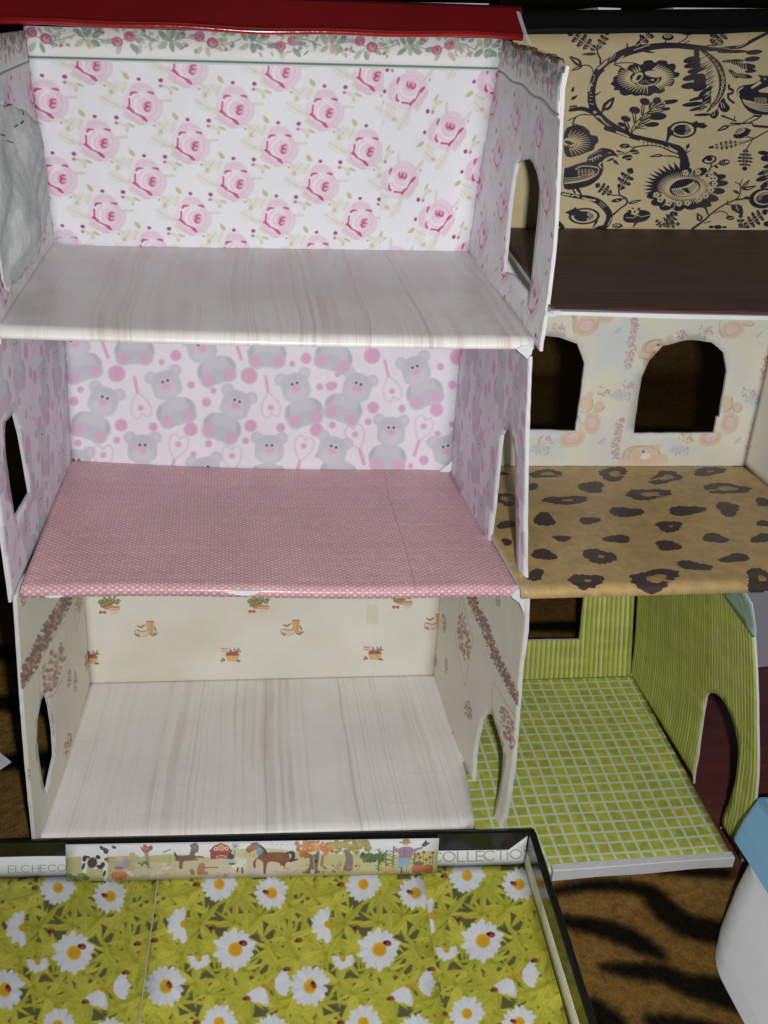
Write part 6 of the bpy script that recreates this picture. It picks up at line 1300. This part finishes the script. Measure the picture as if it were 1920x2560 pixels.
# ================================================================== box lid with the daisy garden
L_ = thing('box_lid', tuple(LO), 'shallow black box lid in front, lined with daisy paper like a garden', 'lid')
def lid_wall(name, a, b, inner_dir, thick, h, mat, wob=0):
    a, b, d = np.array(a), np.array(b), np.array(inner_dir); rings = []
    for i in range(13):
        u = i / 12; p = a * (1 - u) + b * u; r_ = .0009
        pr = [(0, 0), (0, h - r_), (r_ * .4, h - r_ * .3), (r_, h), (thick - r_, h), (thick - r_ * .4, h - r_ * .3), (thick, h - r_), (thick, 0)]
        rings.append([tuple(p + d * x + np.array([0, 0, z + wob * math.sin(u * 6)])) for x, z in pr])
    return solid(name, bm_loft(rings), mat, L_)
zb = -.0035
lid_wall('rim_wall', lc(-LW - .004, 0, zb), lc(.0045, 0, zb), -LEY, .0032, LH - zb + .0002, M_gloss)
lid_wall('rim_wall', lc(.0002, .0, zb), lc(.0002 + .0006, LD + .05, zb), LEX, .0052, LH - zb, M_gloss)
lid_wall('rim_wall', lc(-LW - .004, 0.0005, zb), lc(-LW - .004, LD + .05, zb), LEX, .0032, LH - zb, M_gloss)
lid_wall('rim_wall', lc(-LW - .0035, LD + .05, zb), lc(.0045, LD + .05, zb), LEY, .0032, LH - zb, M_gloss)
solid('base_panel', bm_loft([[tuple(lc(-LW, 0, z)), tuple(lc(0, 0, z)), tuple(lc(0, LD + .05, z)), tuple(lc(-LW, LD + .05, z))] for z in (zb, 0)]), M_black, L_)
s1 = happly(HZ, A((395, 2200), (348, 2560))); s2 = happly(HZ, A((1056, 2195), (1103, 2528)))
ext = lambda s, t: tuple(s[0] + (s[1] - s[0]) * ((t - s[0][1]) / (s[1][1] - s[0][1])))
DD = LD + .045
sheet('daisy_sheet', P_lidbase, [(.0005, .0008), (ext(s1, .001)[0] - .0003, .0008), (ext(s1, DD)[0] - .0003, DD), (.0005, DD)], (), .0003, (M_dz1, M_card, M_card), dz_rect, .012, L_, True, 'darker left sheet of daisy paper', .0004)
sheet('daisy_sheet', P_lidbase, [(ext(s1, .001)[0] + .0003, .0008), (ext(s2, .001)[0] + .0006, .0008), (ext(s2, DD)[0] + .0006, DD), (ext(s1, DD)[0] + .0003, DD)], (), .0003, (M_dz2, M_card, M_card), dz_rect, .012, L_, True, 'middle sheet of daisy paper', .0009)
sheet('daisy_sheet', P_lidbase, [(ext(s2, .001)[0] - .004, .0008), (LW - .0005, .0008), (LW - .0015, DD), (ext(s2, DD)[0] - .004, DD)], (), .0003, (M_dz3, M_card, M_card), dz_rect, .012, L_, True, 'right sheet of daisy paper', .0004)
scrap('paper_strip', [tuple(lc(ext(s1, t)[0] - LW + o, t, .0017)) for t, o in ((.004, -.00018), (.05, -.0002), (DD, -.00018))] + [tuple(lc(ext(s1, t)[0] - LW + o, t, .0019)) for t, o in ((DD, .00012), (.05, .0002), (.004, .0003))], .0002, M_card, L_)
ltop = [(.0, .0182), (.04, .0184), (.10, .0172), (.19, .0162), (.29, .0152), (LW - .0125, .0146), (LW - .0062, .021), (LW - .0005, .0268)]
sheet('label_strip', P_lidback, [(.0, .0006), (LW - .0004, .0006)] + ltop[::-1], (), .0003, (M_label, M_card, M_card), lb_rect, .01, L_, False, 'white strip with pale grey capital lettering', .0006)
sheet('lining_strip', P_lidright, [(.0002, .0006), (DD - .001, .0006), (DD - .001, .0155), (.12, .0158), (.06, .0162), (.02, .019), (.006, .0245), (.0002, .0268)], (), .0003, (M_lin, M_card, M_card), lin_rect, .008, L_, False, 'beige patterned lining strip', .0006)
sheet('farm_strip', P_sticker, [(0, 0), (.249, 0), (.249, .028), (0, .028)], (), .0003, (M_farm, M_card, M_card), fm_rect, .01, L_, False, 'paper strip printed with farm animals, trees and a scarecrow', .0003)

# ================================================================== other things
# light blue tray-topped white tub at the right edge
T_ = thing('storage_tub', (.50, -.35, -.014), 'white tub with a light blue upper part at the right edge of the blanket', 'tub')
def tub_rings(prof, y0, y1, cx, r_end):
    rings = []
    for i in range(22):
        u = i / 21
        if u < .5: a = u / .5 * math.pi / 2; yy = y0 - r_end * (1 - math.sin(a)) * -1 - r_end; yy = y0 - r_end * (1 - math.cos(a)); k = math.sin(a)
        else: yy = y0 - r_end - (u - .5) / .5 * (y0 - r_end - y1); k = 1
        rings.append([(cx + (x - cx) * (.35 + .65 * k if x < cx else 1), yy - sh, z) for x, z, sh in prof])
    return bm_loft(rings)
# outline of each level in plan: straight side parallel to the houses' depth, rounded back corner
def plan(xl, yb, rc, xr=.66, yf=-.62, n=26):
    pts = [(xr, yb), (xl + rc, yb)]
    pts += [(xl + rc - rc * math.sin(a), yb - rc + rc * math.cos(a)) for a in np.linspace(0, math.pi / 2, n)[1:]]
    return pts + [(xl, yf), (xr, yf)]
def level(z, xl, yb, rc): return [(x - .003 + .003 * (z > .0401), y - .0265, z) for x, y in plan(xl, yb, rc)]
# light blue upper part and white body are fitted below
body = [level(-.0138, .4310, -.268, .044), level(-.0128, .4275, -.2655, .046), level(-.0090, .4258, -.2635, .047), level(.000, .4300, -.258, .046), level(.020, .4412, -.250, .042), level(.036, .4508, -.2465, .037), level(.040, .4530, -.2455, .035)]
solid('tub_body', bm_loft(body), M_tubw, T_)
rim = [level(.0402, .4545, -.2405, .008), level(.0415, .4520, -.2385, .008), level(.050, .4580, -.2345, .007), level(.0600, .4680, -.2290, .006), level(.0618, .4700, -.2280, .006), level(.0620, .4735, -.2300, .006), level(.056, .4760, -.2320, .011), level(.0555, .4800, -.2340, .010)]
solid('tub_rim', bm_loft(rim), M_tubb, T_)
bm = bmesh.new(); bmesh.ops.create_icosphere(bm, subdivisions=5, radius=1)
r = np.random.default_rng(3)
for v in bm.verts:
    c = v.co; k = 1 + .10 * math.sin(7 * c.x + 3 * c.y) + .07 * math.sin(11 * c.z - 5 * c.y) + .04 * math.sin(23 * c.x + 17 * c.z)
    v.co = Vector((.566 + c.x * .084 * k, -.345 + c.y * .105 * k, .0870 + c.z * .032 * k))
tag(solid('plastic_bag', bm, M_bag, None, None, True), 'milky plastic bag resting in the light blue tub at the right edge', 'bag')

# stray sheets of card and paper
def card(name, pts, mat, label, cat, th=.0008):
    o = scrap(name, pts, th, mat, None); return tag(o, label, cat)
card('paper_sheet', [at_px(-60, 1870, z=-.009), at_px(0, 1883, z=-.009), at_px(28, 1906, z=-.009), at_px(0, 1925, z=-.009), at_px(-60, 1950, z=-.009)], M_paper, 'white paper corner poking in at the left edge beside the dollhouse', 'paper')
card('paper_sheet', [(.585, .010, -.0195), (.78, .035, -.0195), (.78, .06, .17), (.575, .035, .17)], M_pale, 'lilac grey sheet of card standing behind the green room on the right', 'card')
def roof_paper(x0, y0, x1, y1, th, label):
    a, b = at_px(x0, y0, y=.030), at_px(x1, y1, y=.030); d = np.array([0, .05, .0006])
    return card('paper_sheet', [a, b, b + d, a + d], M_paper, label, 'paper', th)
roof_paper(840, 2, 1222, 9, .0026, 'white sheet of paper lying on the red roof')
roof_paper(1496, 18.5, 1552, 20.5, .0014, 'small white paper lying at the middle of the black roof')
roof_paper(1684, 19, 1960, 21.5, .0012, 'long white paper lying at the right end of the black roof')
